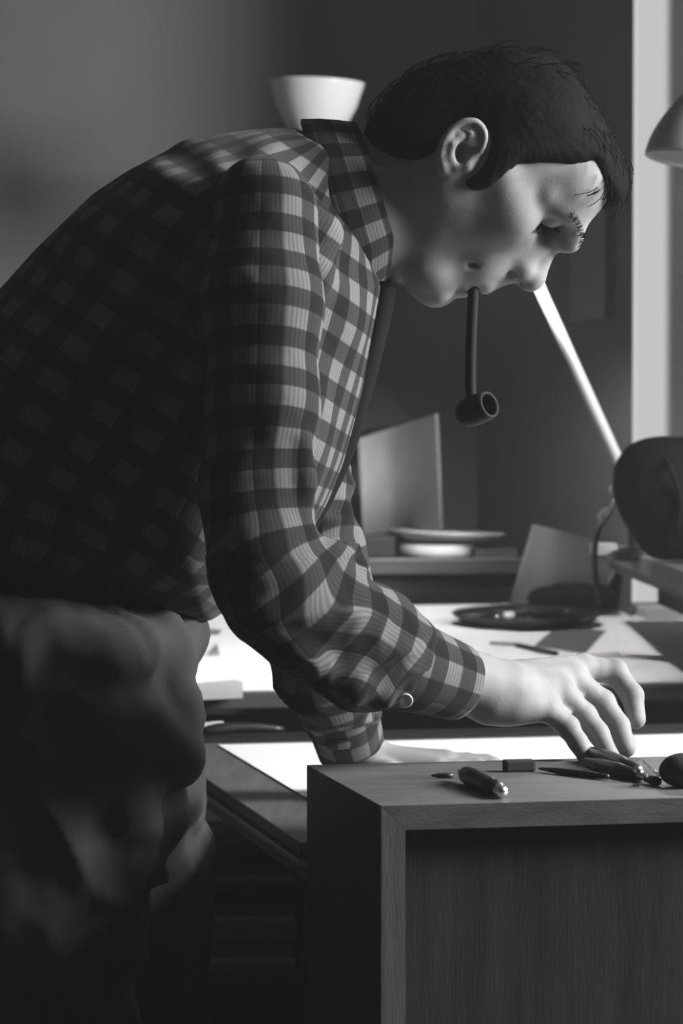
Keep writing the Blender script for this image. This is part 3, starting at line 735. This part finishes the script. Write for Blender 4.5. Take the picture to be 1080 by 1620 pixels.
# nose
B.cone(H(6, 160, 0), H(-40, 202, 0), .0075, .0105, .008); he(B, (-50, 207, 0), (20, 20, 19), .008)
for s_ in (1, -1):
    he(B, (-60, 188, 19 * s_), (15, 17, 10), .007)
    B.cone(H(10, 150, 15 * s_), H(-50, 178, 25 * s_), .006, .008, .014)
    he(B, (-77, 196, 11 * s_), (8, 10, 5), .003, 's'); B.chain([H(-74, 172, 30 * s_), H(-74, 190, 25 * s_), H(-70, 208, 13 * s_)], [.0022, .0042, .0036], .004)
    B.p = B.p[:-2] + [tuple(list(q[:6]) + ['s', q[7]]) for q in B.p[-2:]]
    B.cone(H(-60, 168, 38 * s_), H(-128, 150, 60 * s_), .0014, .0014, .006, 's')  # smile fold
# lips
B.cone(H(-84, 184, 0), H(-112, 180, 0), .009, .010, .012)
B.chain([H(-122, 170, 34), H(-118, 183, 14), H(-120, 185, 0), H(-118, 183, -14), H(-122, 170, -34)], [.004, .0072, .007, .0072, .004], .008)
B.chain([H(-150, 158, 32), H(-153, 173, 14), H(-153, 176, 0), H(-153, 173, -14), H(-150, 158, -32)], [.004, .0078, .0085, .0078, .004], .008)
B.chain([H(-135, 168, 38), H(-136, 186, 16), H(-136, 190, 0), H(-136, 186, -16), H(-135, 168, -38)], [.0014, .0032, .0036, .0032, .0014], .005); B.p = B.p[:-4] + [tuple(list(q[:6]) + ['s', q[7]]) for q in B.p[-4:]]
he(B, (-172, 170, 0), (9, 13, 26), .012, 's')
he(B, (-194, 170, 0), (21, 20, 30), .014)
# --- ears
def ear(sgn):
    Ye = YM - sgn * 125 * k_
    q = lambda a, b, o=0: P(a, b, Ye - sgn * o)
    f = B
    f.ell(q(730, 235, -.002), (.017, .005, .024), HR * 0 + np.array([[.86, 0, -.5], [0, 1, 0], [.5, 0, .86]]), .006)
    hel = [(742, 248), (732, 232), (722, 226)]
    hp = smooth_path([q(739, 240, .004), q(757, 240, .009), q(766, 222, .012), q(764, 205, .014), q(752, 193, .015), q(734, 193, .016), q(716, 203, .016), q(702, 224, .015), q(697, 246, .012), q(701, 266, .008)], 4)
    f.chain(hp, list(np.interp(np.linspace(0, 9, len(hp)), range(10), [.0016, .0026, .0028, .003, .0031, .0031, .0031, .0034, .004, .0055])), .002)
    f.chain([q(744, 210, .007), q(728, 215, .011), q(716, 228, .013), q(712, 246, .011), q(722, 264, .008)], [.003, .0042, .0046, .0044, .004], .004)
    f.ell(q(709, 264, .006), (.0085, .0045, .0085), None, .005)
    f.chain([q(722, 266, .007), q(738, 262, .008), q(748, 250, .007)], [.004, .0048, .0042], .004)
    f.ell(q(729, 243, .012), (.0052, .012, .0085), None, .003, 's')
ear(1); ear(-1)
# --- slim body inside the clothes
shn = P(405, 335, 2.70); shf = P(470, 370, 3.10); elb = P(432, 930, 2.62); wr = P(742, 1078, 2.775)
B.cone(P(575, 345, YM), P(440, 420, YM), .056, .06, .02)
B.cone(P(440, 420, YM), P(230, 700, YM), .06, .07, .03, 'u', 1.3); B.cone(P(230, 700, YM), P(70, 1090, YM), .07, .07, .03, 'u', 1.4)
B.chain([P(440, 410, YM), shn], [.05, .034], .02); B.chain([P(440, 410, YM), shf], [.05, .034], .02)
B.chain([shn, elb], [.034, .032], .01); B.chain([elb, P(640, 1040, 2.72), wr], [.036, .030, .0245], .01)
elf = P(498, 890, 2.98); wrf = P(560, 1180, 3.14)
B.chain([shf, elf], [.034, .032], .01); B.chain([elf, wrf], [.036, .027], .01)
for a, b, c in ((P(40, 1100, 2.80), P(60, 1850, 2.80), P(10, 2560, 2.80)), (P(130, 1100, 3.02), P(215, 1850, 3.02), P(190, 2480, 3.02))):
    c[2] = .09; B.chain([a, b, c], [.06, .045, .038], .02)
# --- right hand, fingers down on the tool
hY = 2.80
def q(a, b, y): return P(a, b, y)
B.cone(wr, q(800, 1092, 2.79), .0245, .026, .012); B.cone(wr + [0, .012, -.004], q(800, 1100, 2.80), .022, .024, .012)
kn = [q(925, 1058, 2.865), q(908, 1075, 2.842), q(892, 1098, 2.818), q(868, 1124, 2.797)]      # index .. little knuckles
wa = [q(792, 1082, 2.815), q(788, 1090, 2.80), q(780, 1098, 2.79), q(776, 1108, 2.782)]
for i in range(4):
    B.cone(wa[i], kn[i] * .93 + wa[i] * .07, .0205, [.0128, .0132, .0122, .0112][i], .012)
    B.ell(kn[i] + [-.001, 0, .0015], np.array([.0115, .0115, .0108]) * [1, 1.0, .94, .88][i], None, .006)
he_k = .0035
fing = [([kn[0], q(972, 1062, 2.872), q(1000, 1100, 2.862), q(1006, 1138, 2.852)], [.0122, .0112, .0102, .0088]),
        ([kn[1], q(952, 1112, 2.846), q(978, 1148, 2.838), q(991, 1184, 2.828)], [.0122, .0114, .0102, .0084]),
        ([kn[2], q(924, 1132, 2.820), q(946, 1160, 2.814), q(962, 1190, 2.806)], [.0114, .0106, .0096, .0082]),
        ([kn[3], q(898, 1150, 2.798), q(914, 1174, 2.794), q(926, 1197, 2.788)], [.0104, .0096, .0088, .0076])]
for pts, rs in fing:
    B.chain([np.array(p) for p in pts], rs, .0035)
    B.ell(pts[1], (rs[1] * 1.08,) * 3, None, .003)
B.chain([q(812, 1098, 2.845), q(872, 1104, 2.885), q(930, 1132, 2.890), q(975, 1160, 2.866), q(992, 1172, 2.853)], [.019, .0155, .0115, .0100, .0078], .006)   # thumb, on the far side
B.cone(q(818, 1092, 2.83), q(880, 1100, 2.87), .019, .013, .014)
for a, b in ((0, 1), (1, 2), (2, 3)):      # webs
    B.cone(kn[a] * .5 + kn[b] * .5 + [-.008, 0, -.006], kn[a] * .5 + kn[b] * .5 + [.006, 0, -.012], .008, .006, .006)
# tendons
for i in range(4): B.cone(wa[i] + [.02, 0, .0175], kn[i] + [0, 0, .0085], .0022, .003, .008)
B.ell(q(770, 1062, 2.80), (.009, .009, .006), None, .010)         # wrist bone
# --- left hand flat on the near desk
hz = T1 + .0022
lw = wrf.copy(); lw[2] = hz + .030
B.cone(wrf, lw + [.01, .0, 0], .027, .022, .01)
def lp(dx, dy, z): return np.array([lw[0] + dx, lw[1] + dy, hz + z * 1.4])
lk = [lp(.082, -.034, .021), lp(.092, -.012, .024), lp(.090, .010, .023), lp(.080, .030, .019)]
for i in range(4): B.cone(lp(.012, (-.014, -.005, .005, .014)[i], .024), lk[i], .016, .0125, .012)
tips = [((.04, -.030), (.062, -.036), (.080, -.040)), ((.045, -.012), (.072, -.013), (.093, -.014)), ((.042, .010), (.068, .012), (.088, .013)), ((.034, .026), (.054, .032), (.070, .036))]
for i in range(4):
    c = lk[i]; pts = [c] + [np.array([lk[1][0] - .092 + .092 + dx + (lk[i][0] - lk[1][0]), lw[1] + dy, hz + z * 1.25]) for (dx, dy), z in zip(tips[i], (.024, .015, .0085))]
    B.chain(pts, [.0108, .0095, .0085, .0075], .0035)
B.chain([lp(.01, -.02, .022), lp(.035, -.048, .018), lp(.062, -.068, .013), lp(.084, -.078, .0095)], [.016, .0125, .0105, .0085], .008)
import time as _t; _t0 = _t.time()
pos, Q = B.mesh((-.62, 2.45, .02), (.32, 3.35, 1.40), .0021, N=14, rel=1)
pos += normals(pos, Q) * (vnoise(pos * 90) * .0002)[:, None]
body = netmesh('body', pos, Q, SKIN, man); print('body', len(Q), _t.time() - _t0)
body['label'] = 'skin of the face, ear, neck and hands'

# --- eyebrows and lashes, laid on the skin
from mathutils.bvhtree import BVHTree
_hd = (pos[Q] @ np.array([1, 0, 0]) > P(690, 300, YM)[0]).all(1) & (pos[Q][:, :, 2] > 1.15).all(1)
bvh = BVHTree.FromPolygons([Vector(p) for p in pos], [tuple(int(x) for x in q_) for q_ in Q[_hd]])
def onskin(u, l, off=.0005):
    o_ = Vector(H(u, 260, l)); h_ = bvh.ray_cast(o_, Vector([float(x) for x in -ex]), .2)
    return (np.array(h_[0]) + np.array(h_[1]) * off, np.array(h_[1])) if h_[0] else (None, None)
def hairs(name, curve, n, su, dl, du, w, off=.0008):
    vs = []; fs = []
    for s_ in (1, -1):
        for i in range(n if s_ > 0 else n // 3):
            t_ = random.random(); u, l_ = curve(t_); u += random.uniform(-su, su)
            a, na = onskin(u, l_ * s_, 0.0); b, nb = onskin(u + du * random.uniform(.5, 1.3), (l_ + dl * random.uniform(.6, 1.2)) * s_, off * 2)
            if a is None or b is None or np.linalg.norm(a - b) > .02: continue
            ww = np.cross(b - a, na); ww = ww / (np.linalg.norm(ww) + 1e-9) * w; k0 = len(vs); m_ = (a + b) / 2 + na * off
            vs += [a - ww, a + ww, a + na * off, m_ - ww, m_ + ww, m_ + na * w, b]
            fs += [(k0, k0 + 1, k0 + 4, k0 + 3), (k0 + 1, k0 + 2, k0 + 5, k0 + 4), (k0 + 2, k0, k0 + 3, k0 + 5), (k0 + 3, k0 + 4, k0 + 6), (k0 + 4, k0 + 5, k0 + 6), (k0 + 5, k0 + 3, k0 + 6)]
    o = link(name, vs, fs, HAIR, man); o['kind'] = 'stuff'; return o
BROWH = HAIR
hairs('eyebrows', lambda t: (44 + 9 * math.sin(t * 2.4), 18 + 78 * t), 140, 4, 6, 2, .00016)
hairs('eyelashes', lambda t: (20 - 27 * min(1, t * 1.6), 30 + 62 * t), 620, 2.6, 4, -5, .0006, .0014)

# --- hair
HO = [(566, 205), (590, 165), (628, 128), (665, 106), (705, 92), (750, 86), (782, 78), (820, 82), (868, 86), (905, 104), (916, 132), (945, 168), (962, 205), (984, 245), (991, 285), (984, 318), (962, 326),
      (950, 296), (932, 262), (905, 264), (880, 262), (845, 266), (812, 270), (792, 288), (772, 308), (742, 316), (724, 306), (716, 286), (700, 282), (672, 272), (640, 262), (606, 250), (582, 236)]
pl = [P(a, b, YM)[[0, 2]] for a, b in HO]
def hairf(X):
    d = polydist(pl, X[..., 0], X[..., 2]); T = .022
    y = np.abs(X[..., 1] - YM); qd = np.maximum(d + T, 0)
    return np.sqrt(qd * qd + (y * T / .095) ** 2) - T
Hh = Field(); c0 = H(0, 0, 0)
he(Hh, (4, -4, 0), (152, 160, 140)); he(Hh, (35, 78, 0), (100, 52, 108), .03); he(Hh, (-75, -90, 0), (110, 90, 96), .03); he(Hh, (-135, -66, 0), (92, 78, 92), .03)
he(Hh, (70, 108, 0), (75, 80, 50), .02); he(Hh, (-60, 24, 106), (92, 52, 40), .02); he(Hh, (-60, 24, -106), (92, 52, 40), .02); he(Hh, (105, 80, 0), (58, 95, 85), .03)
def cut(X): 
    d = polydist(pl, X[..., 0], X[..., 2]); return d
Hh.fn(cut, .012, 'i')
for s_ in (1, -1):
    Yq = YM - s_ * 128 * k_; o_ = P(731, 234, Yq)
    Hh.ell(o_, (.0235, .03, .029), np.array([[.86, 0, -.5], [0, 1, 0], [.5, 0, .86]]), .006, 's')
pos, Q = Hh.mesh(c0 - [.2, .13, .18], c0 + [.17, .13, .16], .0026, rel=3)
nr = normals(pos, Q); rr = pos - H(40, -60, 0)
ang = np.arctan2(rr @ eu, rr @ ex); strand = np.sin(ang * 46 + vnoise(pos * 22) * 3.0 + (pos[:, 1] - YM) * 90) + .6 * np.sin(ang * 110 + vnoise(pos * 40) * 4)
pos += nr * (strand * .0003 + vnoise(pos * 20) * .004 + vnoise(pos * 60) * .0008)[:, None]
hair = netmesh('hair', pos, Q, HAIR, man)
# loose locks breaking the outline
outl = smooth_path([P(a, b, YM) for a, b in HO[:17]], 14); ctr = P(790, 230, YM); vs = []; fs = []
for i in range(260):
    j = random.randrange(len(outl) - 6); p0 = outl[j].copy(); y = random.uniform(-1, 1); p0 = ctr + (p0 - ctr) * (.93 * math.sqrt(1 - .45 * y * y)); p0[1] = YM + y * .06
    tdir = outl[min(j + 5, len(outl) - 1)] - outl[j]; tdir /= np.linalg.norm(tdir) + 1e-9; od = (p0 - ctr) / np.linalg.norm(p0 - ctr)
    L = random.uniform(.02, .035); w = np.cross(tdir, od) * random.uniform(.0005, .0012); k0 = len(vs)
    for s in range(5):
        t_ = s / 4; c = p0 + tdir * L * t_ + od * (.004 + .006 * math.sin(t_ * 2.6)); ww = w * (1 - t_ * .9)
        vs += [c - ww, c + ww, c + od * .0008]
    for s in range(4):
        for a, b in ((0, 1), (1, 2), (2, 0)): fs.append((k0 + s * 3 + a, k0 + s * 3 + b, k0 + s * 3 + 3 + b, k0 + s * 3 + 3 + a))
o = link('loose_hair', vs, fs, HAIR, hair, True); o['kind'] = 'stuff'

# --- pipe
Yp = YM - .004
t = thing('pipe', 'black smoking pipe hanging straight down from his lips', 'pipe', P(755, 650, Yp))
bm = bmesh.new(); tube(bm, smooth_path([P(750, 440, Yp), P(748, 470, Yp), P(745, 540, Yp), P(744, 600, Yp), P(746, 640, Yp)]), [.0045] * 4 + [.0050] * 29, 14); frombm('stem', bm, mat('vulcanite', .015, .7, .12), t, True)
bm = bmesh.new(); ba = np.array([.72, -.62, .30]); ba /= np.linalg.norm(ba); b0 = P(746, 651, Yp) - ba * .014
lathe(bm, b0, ba, [(0, 0), (.008, .0005), (.0125, .006), (.0142, .016), (.0135, .030), (.0125, .036), (.0105, .036), (.0095, .033), (.009, .012), (0, .010)], 32); frombm('pipe_bowl', bm, BRIAR, t, True)

# --- cloth helpers
PER = .034
def cloth_uv(pos, Q, segs, warp=.45):
    """pattern coordinates: along the nearest limb axis and around it"""
    u = np.zeros(len(pos)); v = np.zeros(len(pos)); acc = 0; sw = np.zeros(len(pos))
    for a, b, R, up in segs:
        ba = b - a; L = np.linalg.norm(ba); d = ba / L; w = pos - a; h = np.clip(w @ d, 0, L); r = w - h[:, None] * d
        dd = np.linalg.norm(r, axis=1); n1 = np.array(up, float) - d * (np.array(up) @ d); n1 /= np.linalg.norm(n1); n2 = np.cross(d, n1)
        uu = np.arctan2(r @ n2, r @ n1) / (2 * math.pi) * round(2 * math.pi * R / PER); k = dd ** -8.0
        u += uu * k; v += (acc + (w @ d)) / PER * k; sw += k; acc += L
    u /= sw; v /= sw
    per = round(2 * math.pi * segs[0][2] / PER)
    wz = np.clip((1.08 - pos[:, 2]) / .12, 0, 1) * warp; u = u + vnoise(pos * 17) * wz; v = v + vnoise(pos * 17 + 31) * wz
    U = u[Q]; U = U - np.round((U - U[:, :1]) / per) * per
    return np.stack([U, v[Q]], -1).reshape(-1, 2)
def folds(pos, nr, amp, s=14, dirn=(1, 1, 1), seed=0):
    p = pos * np.array(dirn) * s + seed; r = vnoise(p); return pos + nr * ((1 - np.abs(r) * 2.2) * amp * .5 + vnoise(p * 2.7) * amp * .25)[:, None]

# --- shirt, torso
SO = [(-260, 760), (-130, 600), (0, 462), (60, 395), (150, 308), (205, 272), (250, 250), (300, 238), (345, 230), (400, 224), (450, 222), (480, 260), (505, 330), (530, 430), (545, 520), (545, 600),
      (535, 660), (520, 725), (500, 785), (470, 838), (430, 900), (380, 950), (330, 985), (240, 962), (150, 948), (40, 945), (-100, 930), (-240, 900)]
SF = [(300, 240), (400, 224), (470, 215), (520, 213), (556, 232), (592, 330), (600, 430), (610, 456), (594, 520), (573, 600), (556, 660), (536, 725), (508, 785), (478, 838), (400, 820), (300, 600)]
plf = [P(a, b, YM)[[0, 2]] for a, b in SF]; zA = P(0, 330, YM)[2]; zB = P(0, 640, YM)[2]
def frontf(X):
    d = polydist(plf, X[..., 0], X[..., 2]); T = .045; q = np.maximum(d + T, 0)
    w = .075 + .085 * np.clip((zA - X[..., 2]) / (zA - zB), 0, 1); y = (X[..., 1] - YM) * T / w
    return np.sqrt(q * q + y * y) - T
S = Field(); S.fn(puffed(SO, YM, .10, .205), .01); S.fn(frontf, .04)
S.ell(shn + [-.01, .04, -.022], (.085, .06, .056), None, .03); S.ell(shf + [-.01, -.03, -.015], (.085, .06, .065), None, .03)
# opening of the collar
S.cone(P(760, 262, YM), P(585, 317, YM), .078, .074, .012, 's')
# drape folds on the side of the back, running from the shoulder
def fold(f, pts, r, Yd, k=.02): f.chain([P(a, b, Yd) for a, b in pts], [r * .5] + [r] * (len(pts) - 2) + [r * .4], k)
pos, Q = S.mesh((-.62, 2.55, .88), (.16, 3.25, 1.42), .0055, N=12, rel=4)
nr = normals(pos, Q)
# tension folds fanning from the shoulder
X = (pos[:, 0] - shn[0]); Z = (pos[:, 2] - shn[2]); ag = np.arctan2(-Z, -X + .0); rad_ = np.hypot(X, Z)
am = np.exp(-((rad_ - .17) / .10) ** 2) * np.clip((np.abs(pos[:, 1] - YM) - .07) / .08, 0, 1)
pos += nr * ((np.sin(ag * 11 + vnoise(pos * 9) * 2.2) * .0055) * am)[:, None]
_k = np.clip((np.abs(pos[:, 1] - YM) - .04) / .12, .15, 1); _p0 = pos.copy(); pos = folds(pos, normals(pos, Q), .010, 9, (1, 1, .6), 3); pos = _p0 + (pos - _p0) * _k[:, None]
uvs = cloth_uv(pos, Q, [(P(60, 1000, YM), P(230, 700, YM), .16, (0, 1, 0)), (P(230, 700, YM), P(470, 330, YM), .16, (0, 1, 0))])
shirt = netmesh('shirt', pos, Q, PLAID, man, uvs); shirt['label'] = 'checked flannel shirt'

# --- near sleeve
N_ = Field()
up_ = [shn + [.005, 0, .0], P(412, 480, 2.665), P(412, 640, 2.645), P(405, 780, 2.63), P(415, 875, 2.62), P(440, 925, 2.62)]
N_.chain(up_, [.046, .0475, .045, .0425, .043, .043], .02)
fo = [P(440, 925, 2.62), P(502, 976, 2.645), P(556, 1006, 2.675), P(592, 1026, 2.69), P(618, 1038, 2.70)]
N_.chain(fo, [.043, .043, .044, .042, .036], .02)
N_.ell(P(596, 978, 2.70), (.028, .03, .026), None, .015); N_.ell(P(560, 1068, 2.68), (.034, .03, .018), None, .02)
N_.ell(P(410, 945, 2.615), (.026, .03, .022), None, .03)
# crease solids at the elbow and along the forearm
for pts, r in (([(420, 925), (470, 900), (520, 880), (560, 870)], .0085), ([(415, 965), (470, 945), (520, 920), (575, 905)], .008), ([(500, 945), (540, 990), (590, 1040), (612, 1060)], .009), ([(440, 990), (500, 1045), (560, 1080), (600, 1092)], .009),
               ([(545, 930), (590, 965), (625, 1000), (630, 1030)], .009), ([(400, 905), (440, 880), (475, 840)], .008), ([(480, 700), (478, 760), (470, 820)], .006)):
    N_.chain([P(a, b, 2.62 + (a - 420) / 220 * .09 - .035) for a, b in pts], [r * .6] + [r * 1.1] * (len(pts) - 2) + [r * .6], .014)
pos, Q = N_.mesh((-.16, 2.5, .78), (.12, 2.85, 1.38), .0036, N=12, rel=2)
nr = normals(pos, Q); low = np.clip((1.02 - pos[:, 2]) / .10, 0.25, 1)
pos += nr * ((1 - np.abs(vnoise(pos * np.array([20, 20, 30]) + vnoise(pos * 12)[:, None] * .8)) * 2.6) * .0062 * low ** 2 + (1 - np.abs(vnoise(pos * 42 + 7)) * 2.2) * .0022 * low ** 2 + vnoise(pos * 70) * .0007)[:, None]
pos += nr * (np.sin((pos[:, 0] * 60 + vnoise(pos * 8) * 2.5 + pos[:, 2] * 8)) * .0022 * (pos[:, 2] > 1.0))[:, None]
uvs = cloth_uv(pos, Q, [(up_[0], up_[3], .045, (1, 0, 0)), (up_[3], up_[5], .045, (1, 0, 0)), (fo[0], fo[4], .045, (1, 0, 1))])
sl = netmesh('sleeve', pos, Q, PLAID, shirt, uvs)

# cuffs: hollow tapered bands
def cuff(a, b, ra, rb, seed, flat=1.0):
    a = np.array(a); b = np.array(b); d = (b - a) / np.linalg.norm(b - a); n1 = np.cross(d, [0, 1, 0]); n1 /= np.linalg.norm(n1); n2 = np.cross(d, n1)
    n = 72; prof = [(0, 1.0, 0), (.04, 1.03, 0), (.3, 1.02, 0), (.6, 1.0, 0), (.96, 1.0, 0), (1.0, .98, 0), (1.0, .90, 1), (.6, .88, 1), (0, .86, 1)]
    vs = []; uv = []; cm = np.linalg.norm(b - a)
    for t_, s_, _ in prof:
        R = (ra + (rb - ra) * t_) * s_
        for k in range(n):
            an = 2 * math.pi * k / n; w = 1 + .02 * math.sin(an * 3 + seed) + .012 * math.sin(an * 7 + t_ * 2)
            vs.append(a + d * cm * t_ + (n1 * math.cos(an) + n2 * math.sin(an) * flat) * R * w)
    fs = []; uvl = []
    per = round(2 * math.pi * ra / PER)
    for i in range(len(prof) - 1):
        for k in range(n):
            fs.append((i * n + k, i * n + (k + 1) % n, (i + 1) * n + (k + 1) % n, (i + 1) * n + k))
            for kk, ii in ((k, i), (k + 1, i), (k + 1, i + 1), (k, i + 1)): uvl.append((prof[ii][0] * cm / PER * .8 + .2, kk / n * round(per * .8)))
    o = link('cuff', vs, fs, PLAID, shirt, True); ul = o.data.uv_layers.new(name='UVMap'); ul.data.foreach_set('uv', np.array(uvl, np.float32).ravel()); return d, n1, n2
ca, cb_ = P(616, 1044, 2.70), P(722, 1080, 2.762)
cuff(ca, cb_, .0405, .0335, 1)
bt = P(641, 1108, 2.666)
bm = bmesh.new(); lathe(bm, bt + [0, .004, 0], (0, -1, -.25), [(0, 0), (.0062, 0), (.0066, .0015), (.0058, .0028), (.004, .0022), (0, .0022)], 28)
frombm('button', bm, mat('pearl_button', .7, .3), shirt, True)

# --- far sleeve
Fr = Field()
fu = [shf, P(452, 600, 3.04), P(452, 720, 3.02), P(472, 800, 3.0), P(488, 880, 2.985), P(496, 950, 2.99), P(505, 1010, 3.01), P(520, 1070, 3.05), P(538, 1120, 3.09)]
Fr.chain(fu, [.05, .049, .048, .047, .047, .0465, .047, .043, .036], .02)
pos, Q = Fr.mesh((-.16, 2.85, .76), (.12, 3.25, 1.38), .0042, N=12, rel=2)
nr = normals(pos, Q); pos += nr * ((1 - np.abs(vnoise(pos * np.array([18, 18, 36]) + 5)) * 2.4) * .0065 + vnoise(pos * 70) * .0008)[:, None]
uvs = cloth_uv(pos, Q, [(fu[0], fu[4], .048, (1, 0, 0)), (fu[4], fu[8], .048, (1, 0, 0))])
netmesh('sleeve', pos, Q, PLAID, shirt, uvs)
cuff(P(535, 1108, 3.085), P(556, 1186, 3.14), .0375, .034, 4)

# --- collar: a folded band round the neck, open at the throat
cc = P(570, 330, YM); ca_ = P(640, 300, YM) - P(568, 322, YM); ca_ /= np.linalg.norm(ca_)
c1 = P(545, 205, YM) - P(608, 435, YM); c1 -= ca_ * (c1 @ ca_); c1 /= np.linalg.norm(c1); c2 = np.cross(ca_, c1)
if c2[1] > 0: c2 = -c2
n = 90; vs = []; uvl = []; fs = []
prof = [(.060, .010), (.0635, .016), (.068, .014), (.0735, .0), (.079, -.016), (.083, -.032), (.081, -.0335), (.076, -.016), (.070, 0), (.064, .006)]
m_ = len(prof)
for k in range(n):
    t_ = -1 + 2 * k / (n - 1); an = t_ * math.pi * .93; pt = max(0, abs(t_) - .72) / .28
    for j, (r, h) in enumerate(prof):
        h2 = h - (.016 * pt ** 2 if h < 0 else 0); r2 = r + (.004 * pt if h < 0 else 0)
        ru = r2 * 1.13; rv = r2 * .98
        vs.append(cc + ca_ * (h2 + .004 - .018 * pt) + c1 * math.cos(an) * ru + c2 * math.sin(an) * rv)
for k in range(n - 1):
    for j in range(m_):
        j2 = (j + 1) % m_; fs.append((k * m_ + j, k * m_ + j2, (k + 1) * m_ + j2, (k + 1) * m_ + j))
        for kk, jj in ((k, j), (k, j2), (k + 1, j2), (k + 1, j)): uvl.append((prof[jj][1] / PER * 1.0 + .2, kk / n * 15))
fs.append(tuple(range(m_))); uvl += [(0, 0)] * m_; fs.append(tuple(range((n - 1) * m_, n * m_))[::-1]); uvl += [(0, 0)] * m_
o = link('collar', vs, fs, PLAID, shirt, True); ul = o.data.uv_layers.new(name='UVMap'); ul.data.foreach_set('uv', np.array(uvl, np.float32).ravel())
o['label'] = 'folded checked collar'
# --- dark placket along the hanging front edge
pts = smooth_path([P(a, b, YM) for a, b in ((622, 452), (608, 515), (588, 596), (570, 660), (550, 722), (522, 784), (494, 836))], 6)
vs = []; fs = []; 
for i, p in enumerate(pts):
    tt_ = pts[min(i + 1, len(pts) - 1)] - pts[max(i - 1, 0)]; tt_ /= np.linalg.norm(tt_); o_ = np.cross(tt_, [0, 1, 0]); o_ /= np.linalg.norm(o_)
    if o_[0] < 0: o_ = -o_
    for a, b in ((-.010, -.052), (.0035, -.030), (.0045, 0), (.0035, .030), (-.010, .052), (-.016, .03), (-.016, -.03)): vs.append(p + o_ * a + np.array([0, b, 0]))
for i in range(len(pts) - 1):
    for j in range(7): j2 = (j + 1) % 7; fs.append((i * 7 + j, i * 7 + j2, i * 7 + 7 + j2, i * 7 + 7 + j))
fs += [tuple(range(7)), tuple(range(len(vs) - 7, len(vs)))[::-1]]
o = link('placket', vs, fs, DARKCLOTH, shirt, True); o['label'] = 'dark front edge of the shirt'

# --- trousers
TO = [(-260, 820), (-60, 860), (120, 900), (230, 940), (290, 968), (310, 984), (311, 1008), (300, 1040), (287, 1070), (303, 1090), (312, 1120), (302, 1146), (284, 1175), (268, 1210), (262, 1260), (230, 1310), (160, 1400), (60, 1480), (-160, 1500), (-300, 1300)]
T_ = Field(); T_.fn(puffed(TO, YM - .01, .06, .20), .02)
lz = .075
ln = [P(60, 1280, 2.80), P(75, 1800, 2.79), P(20, 2400, 2.79)]; ln[2][2] = lz + .02
lf = [P(195, 1280, 3.02), P(222, 1800, 3.02), P(190, 2300, 3.02)]; lf[2][2] = lz + .02
T_.chain(ln, [.105, .08, .07], .05, 1.0); T_.chain(lf, [.085, .068, .062], .05, 1.0)
T_.ell(P(262, 1245, 2.93), (.028, .06, .035), None, .02)
T_.ell(P(150, 1270, 2.78), (.07, .05, .09), None, .04)
# big folds from hip to fly
for pts, r, yy in (([(60, 1050), (150, 1120), (230, 1180), (275, 1200)], .016, 2.74), ([(20, 1180), (110, 1210), (190, 1250), (212, 1300)], .018, 2.72), ([(250, 1010), (245, 1080), (270, 1150), (290, 1130)], .014, 2.76), ([(0, 1350), (100, 1368), (195, 1370)], .010, 2.72)):
    T_.chain([P(a, b, yy) for a, b in pts], [r * .4] + [r] * (len(pts) - 2) + [r * .5], .03)
pos, Q = T_.mesh((-.62, 2.5, .02), (.06, 3.3, 1.06), .0062, N=10, rel=3)
pos = folds(pos, normals(pos, Q), .012, 7, (1, 1, .5), 9); rt = np.stack([pos[:, 0] + pos[:, 2], pos[:, 1], (pos[:, 2] - pos[:, 0]) * .45], 1)
pos += normals(pos, Q) * ((1 - np.abs(vnoise(rt * 17 + vnoise(pos * 9)[:, None])) * 2.6) * .008)[:, None]
pos = folds(pos, normals(pos, Q), .004, 30, (1, 1, .6), 2)
pos[:, 2] = np.maximum(pos[:, 2], .03)
tr = netmesh('trousers', pos, Q, TROUSER, man); tr['label'] = 'dark baggy work trousers'
# waistband
bm = bmesh.new()
# shoes, below the picture
for c in (ln[2], lf[2]):
    f = Field(); b = np.array([c[0], c[1], 0.0])
    f.cone(b + [-.03, 0, .046], b + [.13, 0, .036], .043, .034, .03); f.cone(b + [0, 0, .05], b + [0, 0, .10], .045, .045, .02); f.fn(lambda X: .002 - X[..., 2], .004, 'i')
    pos, Q = f.mesh(b + [-.12, -.1, -.01], b + [.22, .1, .17], .005); netmesh('shoe', pos, Q, LEATHER, man)
print('man done', _t.time() - _t0)
